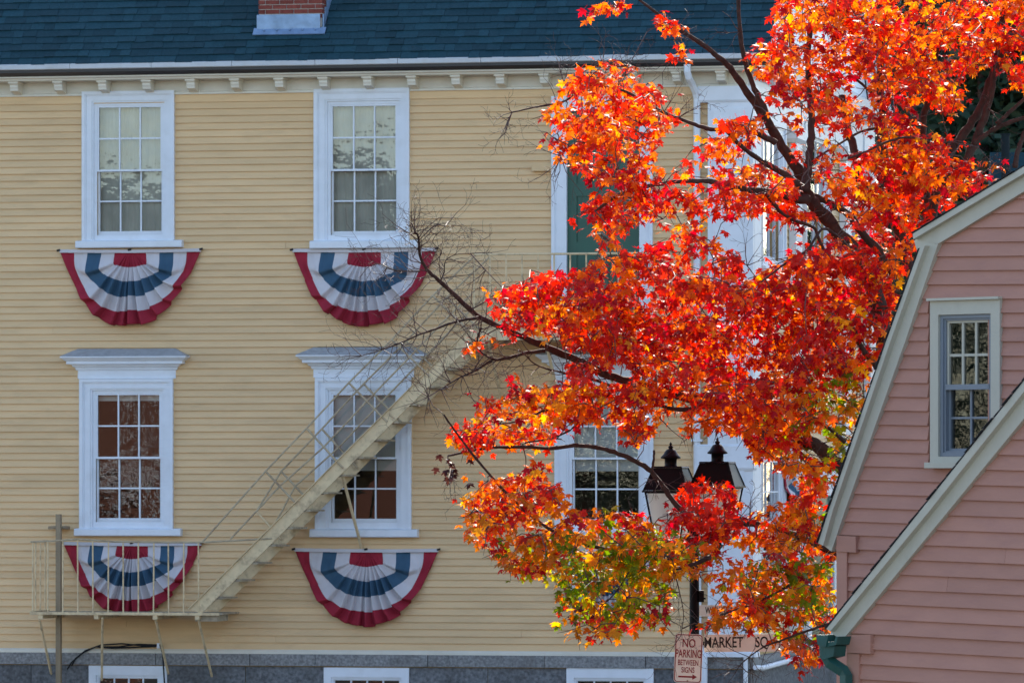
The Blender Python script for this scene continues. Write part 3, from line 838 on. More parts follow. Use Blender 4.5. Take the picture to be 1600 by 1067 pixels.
for d in (DO, DI + .04):
    tops, mids = [], []
    if d == DO: tops.append(FP(316, 847, DO)); mids.append(FP(360, 842, DO))
    else:
        q = FP(376, 799, DO); tops.append(Vector((q.x, -d, q.z))); q = FP(402, 825, DO); mids.append(Vector((q.x, -d, q.z)))
    for (x0, y0), (x1, y1) in posts:
        p, q = FP(x0, y0, DO), FP(x1, y1, DO)
        p.y = -d; q.y = -d
        bar("rail_post", p, q, .0145, 6, M['rail'])
        tops.append(p); mids.append(p.lerp(q, .47))
    if d != DO: bar("rail_post", tops[0], FP(407, 832, DO) * 1.0 if False else Vector((mids[0].x + .12, -d, mids[0].z - .16)), .015)
    e = FP(745, 397, DO); e.y = -d; tops.append(e)
    e = FP(742, 455, DO); e.y = -d; mids.append(e)
    for nm, pl in (("rail", tops), ("rail", mids)):
        b = MB(); b.tube(pl, .013, 6); b.obj(nm, M['rail'], fe)
b = MB(); b.tube([FP(533, 735, DO - .05), FP(565, 856, .05)], .02, 6); b.obj("brace", I_, fe)
# upper landing
zu = wz(880, 520, DO); u0, u1 = wall(735, 520, DO)[0], wall(1042, 520, DO)[0]
for i in range(7):
    b = MB(); d = DI - .1 + i * (DO - DI + .1) / 7
    b.box(TF, u0, u1, d, d + .105, zu - .025, zu); b.obj("landing_slat", M['tread'], fe)
b = MB(); b.box(TF, u0, u1, DO, DO + .014, zu - .09, zu + .03); b.obj("landing_edge", I_, fe)
for px in (760, 850, 940, 1030):
    a = wall(px, 520, DO)[0]
    b = MB(); b.box(TF, a - .03, a + .03, .03, DO, zu - .10, zu - .028); b.obj("landing_beam", I_, fe)
    b = MB(); b.tube([(a, -(DO - .06), zu - .06), (a, -.06, zu - .85)], .02, 6); b.obj("brace", I_, fe)
ztop = wz(850, 397, DO)
for z in (ztop,):
    b = MB(); b.tube([(u0 + .05, -DO, z), (u1, -DO, z)], .015, 6); b.obj("rail", I_, fe)
    b = MB(); b.tube([(u1, -DO, z), (u1, -DI, z)], .015, 6); b.obj("rail", I_, fe)
n = 13
for i in range(n):
    a = u0 + .05 + (u1 - u0 - .05) * i / (n - 1)
    b = MB(); b.tube([(a, -DO, zu), (a, -DO, ztop)], .011, 6); b.obj("baluster", I_, fe)

# tan post and black cables at the lower left
b = MB(); a = wall(92, 900, .30)[0]
b.box(TF, a - .033, a + .033, .27, .34, 0, wz(92, 803, .30))
pst = empty("conduit_post", tuple(YO), -thy)
tag(pst, "tall tan square post standing in front of the lower landing rail", "post")
b.obj("shaft", M['post'], pst)
b = MB(); z = wz(92, 824, .3); b.box(TF, a - .14, a + .08, .05, .27, z - .02, z + .02); b.tube([(a + .1, -.3, z), (a - .16, -.24, z)], .02, 6); b.obj("wall_bracket", M['post'], pst)
cb = empty("cable_bundle", tuple(YO), -thy)
tag(cb, "black cables looping over the granite below the landing to the cellar window", "cable")
for pl in ([(112, 1040), (118, 1028), (133, 1016), (158, 1007), (190, 1005), (222, 1008), (250, 1008)], [(105, 1045), (112, 1034), (130, 1019), (150, 1010), (185, 1010), (215, 1006), (250, 1007), (254, 1020), (256, 1050), (258, 1085)], [(150, 1010), (175, 1012), (205, 1011), (248, 1009)]):
    b = MB(); b.tube([FP(x, y, .10) for x, y in pl], .010, 6); b.obj("cable", M['cable'], cb, smooth=True)
b = MB(); b.box(TF, wu(246, .08), wu(250, .08), .03, .11, wz(248, 1012), wz(248, 1004)); b.obj("clip", M['white'], cb)

# ------------------------------------------------------------------ pink house
PH = R(45)
cp, sp = math.cos(PH), math.sin(PH)
PO = Vector((650 / F * 48.6, 48.6, 0))
PU, PN = Vector((cp, -sp, 0)), Vector((-sp, -cp, 0))
def pw(px, py, d=0.0):
    p = hit(px, py, PO, PN, d)
    return (p - PO).dot(PU), CZ + p.z
pink = empty("pink_house", tuple(PO), -PH)
tag(pink, "dusty pink clapboard house with gambrel gable and grey rake boards at the right edge", "house")
SK = 0.021                                   # the old frame has settled towards the right
WD = 3.0                                     # how far the wing stands in front
def strip(name, A, B, d0, d1, m, dm=None):
    dm = d1 if dm is None else dm
    a = [pw(x, y, dm) for x, y in A]; c = [pw(x, y, dm) for x, y in B]
    b = MB()
    for i in range(len(a) - 1):
        b.prism(TF, [a[i], a[i + 1], c[i + 1], c[i]], d0, d1)
    return b.obj(name, m, pink)
def ext(p, q, x):                            # point on line p-q at column x
    t = (x - p[0]) / (q[0] - p[0]); return (x, p[1] + t * (q[1] - p[1]))
def pboards(inner, zlow_px, right_px, dbase, block=None, corner_px=None, seed=0):
    rr = random.Random(seed)
    line = [pw(x, y, dbase) for x, y in inner]           # bottom to top
    zs = [p[1] for p in line]; us = [p[0] for p in line]
    uc = pw(corner_px[0], corner_px[1], dbase)[0]
    uR = pw(right_px, 700, dbase)[0]
    e = .1185
    zref = pw(1450, 467 if dbase == 0 else 840, dbase)[1]
    zbot = pw(1450, zlow_px, dbase)[1] - .3
    j = int((zbot - zref) / e) - 1
    while True:
        zb_ = zref + j * e; j += 1
        def left(z):
            return uc if z < zs[0] else float(np.interp(z, zs, us))
        uL = 0.0
        for _ in range(4): uL = left(zb_ - SK * uL)
        uT = uL
        for _ in range(4): uT = left(zb_ + e - SK * uT)
        if uL > uR - .05: break
        uT = min(uT, uR)
        segs = [(uL, uT, uR, uR)]
        if block:
            k0, k1, q0, q1 = block
            zm = zb_ + e / 2 - SK * (k0 + k1) / 2
            if q0 < zm < q1:
                segs = [(uL, uT, k0, k0), (k1, k1, uR, uR)] if uT < k0 else [(max(uL, k1), max(uT, k1), uR, uR)]
        out = []
        for s in segs:
            if s[2] - s[0] > 1.6 and rr.random() < .55:
                x = rr.uniform(max(s[0], s[1]) + .3, s[2] - .3)
                out += [(s[0], s[1], x - .0015, x - .0015), (x + .0015, x + .0015, s[2], s[3])]
            else: out.append(s)
        for (b0, t0, b1, t1) in out:
            if b1 - b0 < .02: continue
            dj = dbase + rr.uniform(0, .003); tz = rr.uniform(-.0015, .0015)
            pr = []
            for (u_, z_, dd) in ((b0, zb_, 0), (b0, zb_, .032), (t0, zb_ + e + .012, .004), (t0, zb_ + e + .012, 0), (b1, zb_, 0), (b1, zb_, .032), (t1, zb_ + e + .012, .004), (t1, zb_ + e + .012, 0)):
                pr.append(TF(u_, dj + dd, z_ - SK * u_ + tz))
            b = MB(); b.add(pr, [(0, 1, 2, 3), (7, 6, 5, 4), (0, 4, 5, 1), (1, 5, 6, 2), (2, 6, 7, 3), (3, 7, 4, 0)])
            b.obj("clapboard", M['pink'], pink)
        if zb_ > 12: break
XR = 1660
# rear gable
inner = [(1300, 862), (1322, 800), (1414, 534), (1464, 380), ext((1466, 380), (1600, 299), XR)]
uw0, _ = pw(1453, 600); uw1, _ = pw(1562, 600); qz0 = pw(1500, 729)[1]; qz1 = pw(1500, 468)[1]
pboards(inner, 1067, XR, 0.0, (uw0, uw1, qz0, qz1), (1323, 950), 3)
uRr = pw(XR, 700)[0]
uLc = pw(1307, 950)[0]
prof = [(uLc, 0.0), (uLc, pw(1307, 862)[1])] + [pw(x, y) for x, y in ((1400, 555), (1462, 375), (XR, ext((1466, 380), (1600, 299), XR)[1]))]
mirr = [(2 * uRr - u, z) for u, z in reversed(prof)]
# wall behind the boards, with the window opening left free
hole = (uw0 + .13, uw1 - .13, qz0 + .12, qz1 - .14)
b = MB()
for poly in ([p for p in prof] + [(uRr, 0.0)],):
    pass
zs_ = [p[1] for p in prof]; us_ = [p[0] for p in prof]
def lft(z): return float(np.interp(z, zs_[1:], us_[1:])) if z > zs_[1] else uLc
zl_ = sorted(set(zs_ + [hole[2], hole[3]]))
for i in range(len(zl_) - 1):
    za, zb2 = zl_[i], zl_[i + 1]
    l0, l1 = lft(za), lft(zb2)
    if hole[2] <= za and zb2 <= hole[3]:
        if l0 < hole[0]: b.prism(TF, [(l0, za), (hole[0], za), (hole[0], zb2), (min(l1, hole[0]), zb2)], -.12, -.002)
        if hole[1] < uRr: b.prism(TF, [(hole[1], za), (uRr, za), (uRr, zb2), (hole[1], zb2)], -.12, -.002)
    else:
        b.prism(TF, [(l0, za), (uRr, za), (uRr, zb2), (l1, zb2)], -.12, -.002)
b.obj("wall", M['pink'], pink)
b = MB(); b.box(TF, uLc, uLc + .12, -8, -.12, 0, pw(1307, 850)[1]); b.obj("side_wall", M['pink'], pink)
b = MB(); b.prism(TF, [(uRr, 0), (2 * uRr - uLc, 0)] + mirr[:-2][::-1][::-1], -.12, -.002) if False else b.box(TF, uRr, 2 * uRr - uLc, -.12, -.002, 0, prof[1][1]); b.obj("wall", M['pink'], pink)
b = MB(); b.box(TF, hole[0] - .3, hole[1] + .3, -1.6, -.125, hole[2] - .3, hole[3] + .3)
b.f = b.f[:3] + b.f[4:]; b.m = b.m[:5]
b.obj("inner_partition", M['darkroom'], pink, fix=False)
outerL = [(1278, 848), (1293, 801), (1384, 534), (1437, 388)]
divL = [(1286, 852), (1301, 798), (1391, 534), (1445, 384)]
inL = [(1299, 861), (1319, 801), (1414, 534), (1466, 380)]
strip("rake_moulding", outerL, divL, 0.0, .125, M['trim'])
strip("rake_board", [(x + 1.5, y) for x, y in divL], inL, 0.0, .065, M['trim'])
oU = [(1426, 365), ext((1426, 365), (1600, 260), XR)]
dU = [(1427, 374), ext((1426, 374), (1600, 271), XR)]
iU = [(1466, 381), ext((1466, 380), (1600, 299), XR)]
strip("rake_moulding", oU, dU, 0.0, .125, M['trim'])
strip("rake_board", [(1432, 374), ext((1426, 376), (1600, 273), XR)], iU, 0.0, .065, M['trim'])
strip("rake_board", [(1428, 376), (1455, 362)], [(1436, 402), (1462, 382)], 0.0, .062, M['trim'])
b = MB(); p = [pw(1307, 836, .06), pw(1337, 838, .06), pw(1337, 863, .06), pw(1307, 861, .06)]; b.prism(TF, p, 0.0, .06); b.obj("cornice_return", M['pink'], pink)
a_, _ = pw(1307, 900, .045); c_, _ = pw(1323, 900, .045)
b = MB(); b.box(TF, a_, c_, 0.0, .045, 0, pw(1315, 862, .045)[1]); b.obj("corner_board", M['pink'], pink)
# gambrel roof over the rear part
def roof_sheet(px_pts, dfront, dback, m, right_u):
    pl = [pw(x, y, dfront) for x, y in px_pts]
    for sgn in (0, 1):
        q = pl if sgn == 0 else [(2 * right_u - u, z) for u, z in pl]
        for i in range(len(q) - 1):
            b = MB()
            (u0, z0), (u1, z1) = q[i], q[i + 1]
            L_ = math.hypot(u1 - u0, z1 - z0); nx, nz = -(z1 - z0) / L_, (u1 - u0) / L_
            if nz < 0: nx, nz = -nx, -nz
            th = .006
            b.prism(TF, [(u0, z0), (u1, z1), (u1 + nx * th, z1 + nz * th), (u0 + nx * th, z0 + nz * th)], dback, dfront)
            b.obj("roof", m, pink)
            # shingle butts that break the edge
            if sgn == 0:
                k = int(L_ / .13)
                for j in range(k):
                    f0, f1 = j / k, (j + .97) / k
                    b = MB(); tt = .0065 + rng.uniform(.001, .003)
                    b.prism(TF, [(u0 + (u1 - u0) * f0 + nx * tt * .9, z0 + (z1 - z0) * f0 + nz * tt * .9), (u0 + (u1 - u0) * f1 + nx * .0062, z0 + (z1 - z0) * f1 + nz * .0062), (u0 + (u1 - u0) * f1 + nx * (tt + .002), z0 + (z1 - z0) * f1 + nz * (tt + .002)), (u0 + (u1 - u0) * f0 + nx * (tt + .008), z0 + (z1 - z0) * f0 + nz * (tt + .008))], dfront - .5, dfront + rng.uniform(.0, .02))
                    b.obj("shingle", m, pink)
roof_sheet([(1278.5, 848), (1293.5, 801), (1384.5, 534), (1437, 388)], .125, -8, M['tar'], uRr)
roof_sheet([(1425, 366), (oU[1][0], oU[1][1] + .6)], .125, -8, M['tar'], uRr)
# window of the rear gable
def pr(x0, y0, x1, y1, d=0.0):
    xm, ym = (x0 + x1) / 2, (y0 + y1) / 2
    return pw(x0, ym, d)[0], pw(x1, ym, d)[0], pw(xm, y1, d)[1], pw(xm, y0, d)[1]
a0, a1, z0, z1 = pr(1453, 469, 1562, 722, .05)
s0, s1, sz0, sz1 = pr(1467, 491, 1549, 713, .04)
b = MB()
b.box(TF, a0, s0, -.05, .05, z0, z1); b.box(TF, s1, a1, -.05, .05, z0, z1); b.box(TF, s0, s1, -.05, .05, sz1, z1); b.box(TF, s0, s1, -.05, .05, z0, sz0)
b.box(TF, a0 - .012, a1 + .012, -.01, .085, z1 + .001, z1 + .022)
win = b.obj("window", M['trim'], pink)
q0, q1, qa, qb = pr(1444, 722, 1570, 731, .12)
b = MB(); b.box(TF, q0, q1, 0, .12, qa, qb); b.obj("sill", M['trim'], win)
b = MB(); ring(b, TF, s0 + .002, s1 - .002, sz0 + .002, sz1 - .002, .03, -.05, .025); ring(b, TF, s0 + .032, s1 - .032, sz0 + .030, sz1 - .032, .018, -.05, .008); b.obj("storm_frame", M['storm'], win)
i0, i1 = s0 + .05, s1 - .05
mz = pw(1505, 605, 0)[1]
sash_part(TF, win, i0, i1, mz - .02, sz1 - .05, 3, 2, -.01, M['trim'], .02, .022)
sash_part(TF, win, i0, i1, sz0 + .048, mz + .02, 2, 2, -.03, M['storm'], .02, .018)
b = MB(); b.box(TF, i0, i1, .0, .014, mz - .02, mz + .025); b.obj("meeting_rail", M['storm'], win)
b = MB()
for i in range(26):
    z = sz0 + .55 + i * .014
    if z < mz - .02: b.box(TF, i0, i1, -.14, -.125, z, z + .008)
b.obj("blind", M['blind'], win)
# wing in front
innerW = [(1315, 1001), (1480, 800), ext((1480, 801), (1600, 654), XR + 60)]
pboards(innerW, 1090, XR + 60, WD, None, (1342, 1050), 5)
oW = [(1291, 982), (1436, 800), ext((1436, 801), (1600, 595), XR + 60)]
dW = [(1297, 986), (1452, 798), ext((1452, 799), (1600, 612), XR + 60)]
iW = [(1315, 1001), (1480, 800), ext((1480, 801), (1600, 654), XR + 60)]
strip("rake_moulding", oW, dW, WD, WD + .125, M['trim'])
strip("rake_board", [(x + 1.5, y + 1) for x, y in dW], iW, WD, WD + .065, M['trim'])
uRw = pw(XR + 60, 700, WD)[0]
roof_sheet([(1290.5, 982.5), (1436, 800.5), (oW[2][0], oW[2][1] + .6)], WD + .125, 0.02, M['tar'], uRw)
uLw = pw(1323, 1040, WD)[0]
zw0 = pw(1323, 1000, WD)[1]
top_w = pw(*iW[2], WD)
b = MB(); b.prism(TF, [(uLw, 0), (uRw, 0), (uRw, top_w[1]), pw(*iW[0], WD), (uLw, zw0)], WD - .12, WD - .002); b.obj("wing_wall", M['pink'], pink)
b = MB(); b.box(TF, uLw, uLw + .12, 0, WD - .12, 0, zw0); b.obj("side_wall", M['pink'], pink)
b = MB(); b.prism(TF, [pw(1323, 992, WD + .06), pw(1360, 991, WD + .06), pw(1360, 1021, WD + .06), pw(1323, 1019, WD + .06)], WD, WD + .06); b.obj("cornice_return", M['pink'], pink)
c0_, c1_ = pw(1324, 1040, WD + .045)[0], pw(1342, 1040, WD + .045)[0]
b = MB(); b.box(TF, c0_, c1_, WD, WD + .045, 0, pw(1330, 1021, WD + .045)[1]); b.obj("corner_board", M['pink'], pink)
# green gutter and downspout at the wing eave
b = MB()
g0, gz0 = pw(1277, 1006, WD + .22); g1, gz1 = pw(1309, 994, WD + .22)
b.prism(TF, [(g0, gz1 + .01), (g0 + .015, gz0), (g0 + .10, gz0 - .02), (g1 - .02, gz0), (g1, gz1), (g1 - .02, gz1), (g1 - .04, gz0 + .02), (g0 + .03, gz0 + .02), (g0 + .015, gz1 + .01)], .1, WD + .22)
b.prism(TF, [(g0, gz1 + .01), (g0 + .015, gz0), (g0 + .10, gz0 - .02), (g0 + .13, gz1 + .01)], WD + .22, WD + .235)
gt = b.obj("gutter", M['copper'], pink)
def rt(pts, w):
    b = MB(); pts = [Vector(p) for p in pts]
    b.tube(pts, w, 4); return b
PF = lambda x, y, d: TF(*((lambda q: (q[0], d, q[1]))(pw(x, y, d))))
b = rt([PF(1289, 1000, WD + .16), PF(1290, 1022, WD + .16), PF(1297, 1034, WD + .15), PF(1318, 1048, WD + .10), PF(1322, 1054, WD + .10), PF(1322, 1150, WD + .10)], .05); b.obj("downspout", M['copper'], gt)
b = MB(); b.prism(TF, [pw(1284, 1030, WD + .2), pw(1302, 1025, WD + .2), pw(1304, 1009, WD + .2), pw(1282, 1009, WD + .2)], WD + .06, WD + .2); b.obj("outlet", M['copper'], gt)

# ------------------------------------------------------------------ street lamp with two lanterns
LY = 60.8
lamp = empty("street_lamp", (P(1085, 900, LY).x, LY, 0))
tag(lamp, "black post lamp with two square lanterns among the maple leaves", "street lamp")
def Lz(py): return CZ + (HZ - py) / F * LY
b = MB(); b.lathe((0, 0, 0), [(.16, 0), (.16, .35), (.11, .42), (.11, .75), (.075, .82), (.055, 1.0), (.05, 3.0), (.07, 3.02), (.07, 3.08), (.045, 3.12), (.045, 3.3), (.0, 3.32)], 16); b.obj("post", M['black'], lamp, smooth=False)
b = MB(); b.box(ID, .045, .10, -.05, .05, Lz(940), Lz(922)); b.box(ID, .02, .12, -.01, .01, Lz(936), Lz(933)); b.obj("clamp_box", M['black'], lamp)
b = MB(); zb_ = Lz(866); b.tube([(-.27, .0, zb_), (-.15, 0, zb_ - .06), (0, 0, zb_ - .10), (.12, 0, zb_ - .06), (.23, 0, zb_ + .02)], .022, 8); b.obj("cross_arm", M['black'], lamp)
def frustum(b, c, w0, w1, z0, z1, rot, mi=0, closed=True):
    vs = []
    for w, z in ((w0, z0), (w1, z1)):
        for k in range(4):
            a = rot + math.pi / 4 + k * math.pi / 2; r = w / math.sqrt(2)
            vs.append((c[0] + r * math.cos(a), c[1] + r * math.sin(a), z))
    fs = [(k, (k + 1) % 4, 4 + (k + 1) % 4, 4 + k) for k in range(4)]
    if closed: fs += [(3, 2, 1, 0), (4, 5, 6, 7)]
    b.add(vs, fs, mi); return vs
def lantern(px, dz, rot):
    x = (px - 1085) / F * LY
    c = (x, 0, 0)
    z = lambda py: Lz(py) + dz
    b = MB()
    frustum(b, c, .47, .30, z(766), z(731), rot); frustum(b, c, .50, .50, z(769), z(766.2), rot); frustum(b, c, .33, .31, z(730.8), z(728.5), rot)
    for k in range(4):      # raised hips on the roof
        a = rot + math.pi / 4 + k * math.pi / 2
        b.tube([(x + .335 * math.cos(a), .335 * math.sin(a), z(766)), (x + .213 * math.cos(a), .213 * math.sin(a), z(731))], .008, 5)
    ln = b.obj("lantern", M['black'], lamp)
    b = MB(); b.lathe((x, 0, 0), [(.0, z(728.6)), (.075, z(728.6)), (.065, z(727)), (.065, z(717)), (.105, z(716)), (.107, z(714)), (.085, z(711)), (.06, z(705)), (.045, z(702)), (.02, z(701)), (.022, z(700)), (.03, z(698.5)), (.022, z(697)), (.010, z(695.5)), (.016, z(694)), (.0, z(690))], 18); b.obj("finial_cap", M['black'], ln, smooth=True)
    vs = []
    b = MB(); pts0, pts1 = [], []
    for k in range(4):
        a = rot + math.pi / 4 + k * math.pi / 2
        pts1.append(Vector((x + .31 * math.cos(a), .31 * math.sin(a), z(769)))); pts0.append(Vector((x + .19 * math.cos(a), .19 * math.sin(a), z(846))))
    for k in range(4): b.tube([pts0[k], pts1[k]], .011, 6)
    for pl in (pts0, pts1):
        for k in range(4): b.tube([pl[k], pl[(k + 1) % 4]], .010, 6)
    frustum(b, c, .28, .20, z(846), z(852), rot); frustum(b, c, .12, .05, z(858), z(866), rot); b.lathe((x, 0, 0), [(.02, z(870)), (.05, z(858)), (.03, z(850))], 12)
    b.obj("cage", M['black'], ln)
    for k in range(4):
        q = [pts0[k] * .97 + pts0[(k + 1) % 4] * .03, pts0[(k + 1) % 4] * .97 + pts0[k] * .03, pts1[(k + 1) % 4] * .97 + pts1[k] * .03, pts1[k] * .97 + pts1[(k + 1) % 4] * .03]
        cen = Vector((x, 0, q[0].z)); q = [p_ + (Vector((x, 0, p_.z)) - p_) * .04 for p_ in q]
        b = MB(); b.add([tuple(p_) for p_ in q], [(0, 1, 2, 3)]); o = b.obj("pane", M['frost'], ln, fix=False)
        md = o.modifiers.new("thickness", 'SOLIDIFY'); md.thickness = .005
    b = MB(); b.lathe((x, 0, 0), [(.0, z(835)), (.05, z(835)), (.06, z(815)), (.05, z(790)), (.0, z(785))], 12); b.obj("globe", M['frost'], ln, smooth=True)
lantern(1048, 0.0, R(-16)); lantern(1121, .05, R(-16))

# ------------------------------------------------------------------ signs on the lamp post
def text_mesh(s, size, sx, m):
    cu = bpy.data.curves.new("lettering", 'FONT'); cu.body = s; cu.size = size; cu.align_x = 'CENTER'; cu.align_y = 'CENTER'; cu.extrude = .0006; cu.offset = size * .012
    o = bpy.data.objects.new("tmp", cu); COL.objects.link(o)
    dg = bpy.context.evaluated_depsgraph_get()
    me = bpy.data.meshes.new_from_object(o.evaluated_get(dg))
    bpy.data.objects.remove(o, do_unlink=True); bpy.data.curves.remove(cu)
    me.name = "lettering"; me.materials.clear(); me.materials.append(m)
    for v in me.vertices: v.co.x *= sx
    return me
def rrect(w, h, r, n=5):
    out = []
    for cx, cz, a in ((w / 2 - r, h / 2 - r, 0), (-w / 2 + r, h / 2 - r, 90), (-w / 2 + r, -h / 2 + r, 180), (w / 2 - r, -h / 2 + r, 270)):
        for k in range(n + 1): t = R(a + 90 * k / n); out.append((cx + r * math.cos(t), cz + r * math.sin(t)))
    return out
SYY = LY - .13
c = P(1075.5, 1028, SYY)
ns = empty("no_parking_sign", tuple(c), 0); ns.rotation_euler = (0, R(2.2), R(-6))
tag(ns, "cream no parking sign with red border, letters and arrow on the lamp post", "sign")
TX = lambda a, d, z: (a, -d, z)
W_, H_ = .295, .515
b = MB(); b.prism(TX, rrect(W_, H_, .035), -.003, 0.0); b.obj("plate", M['sign'], ns)
b = MB(); o1, o2 = rrect(W_ - .012, H_ - .012, .03), rrect(W_ - .030, H_ - .030, .023)
n = len(o1); b.add([TX(x, .0015, z) for x, z in o1] + [TX(x, .0015, z) for x, z in o2], [(i, (i + 1) % n, n + (i + 1) % n, n + i) for i in range(n)]); b.obj("border", M['signred'], ns, fix=False)
for s_, zz_, sz_, sx_ in (("NO", .155, .125, .72), ("PARKING", .045, .118, .56), ("BETWEEN", -.048, .082, .60), ("SIGNS", -.125, .082, .64)):
    link("lettering", text_mesh(s_, sz_, sx_, M['signred']), ns, (0, -.0016, zz_), None, (R(90), 0, 0))
b = MB(); b.prism(TX, [(-.10, -.203), (.05, -.203), (.05, -.222), (.10, -.193), (.05, -.165), (.05, -.185), (-.10, -.185)], .0005, .0018); b.obj("arrow", M['signred'], ns)
for z in (.235, -.235):
    b = MB(); b.tube([(0, -.008, z), (0, .1, z)], .009, 8); b.obj("bolt", M['tread'], ns)
c = P(1172, 1004, LY + .02)
ms = empty("street_name_sign", tuple(c), 0)
ms.rotation_euler = (0, R(-.3), R(8))
tag(ms, "long cream street name blade with black letters beside the no parking sign", "sign")
b = MB(); b.prism(TX, rrect(.98, .185, .008, 2), -.004, 0.0); b.obj("plate", M['sign'], ms)
link("lettering", text_mesh("MARKET", .158, .70, M['signblack']), ms, (-.285, -.0016, .004), None, (R(90), 0, 0))
link("lettering", text_mesh("SQ", .158, .70, M['signblack']), ms, (.125, -.0016, .004), None, (R(90), 0, 0))
b = MB(); b.box(TX, -.60, -.40, -.03, -.006, -.02, .02); b.obj("bracket", M['black'], ms)
c = P(1130, 954, LY + .05)
m2 = empty("street_name_sign", tuple(c), 0); m2.rotation_euler = (0, 0, R(-30))
tag(m2, "upper street name blade mostly covered by orange leaves above the cream blade", "sign")
b = MB(); b.prism(TX, rrect(.62, .12, .008, 2), -.004, 0.0); b.obj("plate", M['sign'], m2)
link("lettering", text_mesh("WASHINGTON", .10, .62, M['signblack']), m2, (0, -.0016, 0), None, (R(90), 0, 0))
b = MB(); b.box(TX, -.36, -.30, -.03, .012, -.04, .04); b.obj("bracket", M['black'], m2)

# ------------------------------------------------------------------ the maple
maple = empty("maple_tree", (P(1425, 760, 61.0).x, 61.0, 0))
tag(maple, "red and orange maple tree between the yellow and the pink house", "tree")
MO = Vector(maple.location)
def cat(pts, sub=5):
    out = []
    n = len(pts)
    for i in range(n - 1):
        p0, p1, p2, p3 = pts[max(i - 1, 0)], pts[i], pts[i + 1], pts[min(i + 2, n - 1)]
        for k in range(sub):
            t = k / sub
            out.append(tuple(.5 * ((2 * p1[j]) + (-p0[j] + p2[j]) * t + (2 * p0[j] - 5 * p1[j] + 4 * p2[j] - p3[j]) * t * t + (-p0[j] + 3 * p1[j] - 3 * p2[j] + p3[j]) * t ** 3) for j in range(len(p1))))
    out.append(tuple(pts[-1]))
    return out
limb_pts = []       # (world point) where sprays may attach
bare = []
def limb(name, pl, r0, r1, Y0, Y1, is_bare=False, par=maple, mtl='bark', attach=True):
    n = len(pl)
    Yv = [Y0 + (Y1 - Y0) * i / (n - 1) for i in range(n)]
    pts = [tuple(P(x, y, Yv[i])) + (r0 + (r1 - r0) * (i / (n - 1)) ** .6,) for i, (x, y) in enumerate(pl)]
    c = cat(pts, 5)
    ps = [Vector(q[:3]) for q in c]
    rad = [max(.003, q[3] * (1 + .07 * math.sin(i * 1.7) + rng.uniform(-.05, .05))) for i, q in enumerate(c)]
    for i in range(1, len(ps) - 1):
        ps[i] = ps[i] + Vector((rng.uniform(-1, 1), rng.uniform(-1, 1), rng.uniform(-1, 1))) * rad[i] * .22
    b = MB(); b.tube([p - MO for p in ps], rad, 9 if r0 > .04 else 6)
    o = b.obj(name, M[mtl], par, smooth=True)
    if attach: limb_pts.extend(ps)
    if is_bare: bare.append((ps, rad))
    return ps
px2 = 1 / 150.0
TB = (1425, 760)
# trunk and main limbs (behind the pink house until they rise over its roof)
limb("trunk", [(1428, 1290), (1425, 1000), (1415, 820), (1408, 700), (1400, 600)], .26, .19, 61, 60.8)
limb("limb", [(1410, 720), (1390, 560), (1360, 440), (1322, 378), (1285, 335), (1262, 305), (1250, 272), (1222, 228), (1200, 192), (1172, 152), (1148, 116), (1128, 94), (1098, 70), (1062, 46), (1028, 22), (990, -6)], .118, .012, 60.8, 59.0)
limb("limb", [(1206, 200), (1192, 165), (1176, 132), (1164, 95), (1156, 50), (1153, -20)], .040, .022, 59.6, 59.2)
limb("limb", [(1258, 300), (1264, 250), (1268, 205), (1266, 160), (1262, 100), (1268, 20)], .052, .028, 59.7, 60.6)
limb("limb", [(1255, 296), (1225, 272), (1190, 252), (1158, 228), (1135, 205)], .045, .018, 59.7, 59.0)
limb("limb", [(1262, 312), (1232, 308), (1195, 300), (1150, 294), (1108, 284), (1060, 284), (1010, 292), (965, 306), (930, 330)], .055, .014, 59.7, 58.4)
limb("limb", [(1212, 224), (1186, 210), (1155, 202), (1110, 202), (1080, 192), (1045, 180), (1010, 162), (975, 142), (940, 136), (905, 146), (878, 160), (835, 168), (800, 176)], .036, .007, 59.5, 58.4)
limb("limb", [(1195, 300), (1218, 330), (1242, 345), (1270, 355), (1280, 375), (1291, 396), (1310, 420)], .020, .016, 59.2, 59.9)
limb("limb", [(1330, 395), (1312, 372), (1285, 358), (1262, 390), (1230, 410), (1190, 440)], .022, .010, 59.4, 58.6)
limb("limb", [(1258, 300), (1280, 310), (1320, 330), (1340, 355), (1372, 392), (1400, 430)], .03, .05, 60.2, 60.8)
# long limb to the left
Bp = limb("limb", [(1405, 800), (1350, 760), (1302, 720), (1268, 692), (1215, 668), (1165, 645), (1112, 628), (1060, 616), (1005, 602), (950, 586), (900, 562), (850, 541), (800, 519), (750, 495), (716, 466), (690, 442), (667, 421), (656, 398), (654, 372), (648, 362)], .105, .008, 60.8, 58.2)
limb("limb", [(1060, 616), (1030, 620), (1000, 612), (965, 610), (940, 624), (912, 652), (890, 672), (862, 684), (820, 692)], .026, .008, 59.4, 58.4)
limb("limb", [(1112, 632), (1060, 640), (1010, 624), (960, 604), (915, 590), (870, 580), (838, 570), (822, 556)], .03, .006, 59.6, 58.6, True)
limb("limb", [(862, 636), (835, 648), (810, 658), (780, 662)], .014, .007, 58.6, 58.5)
limb("limb", [(748, 496), (715, 502), (680, 514), (652, 524), (620, 538), (592, 548), (565, 556)], .019, .004, 58.5, 58.2, True)
limb("limb", [(852, 548), (820, 552), (790, 560), (770, 561), (750, 548), (746, 530), (752, 512)], .022, .010, 58.7, 58.5, True)
limb("limb", [(770, 562), (745, 578), (718, 590), (695, 604), (665, 622)], .015, .004, 58.6, 58.2, True)
limb("limb", [(656, 424), (640, 424), (615, 422), (590, 412), (572, 420)], .010, .003, 58.2, 58.0, True)
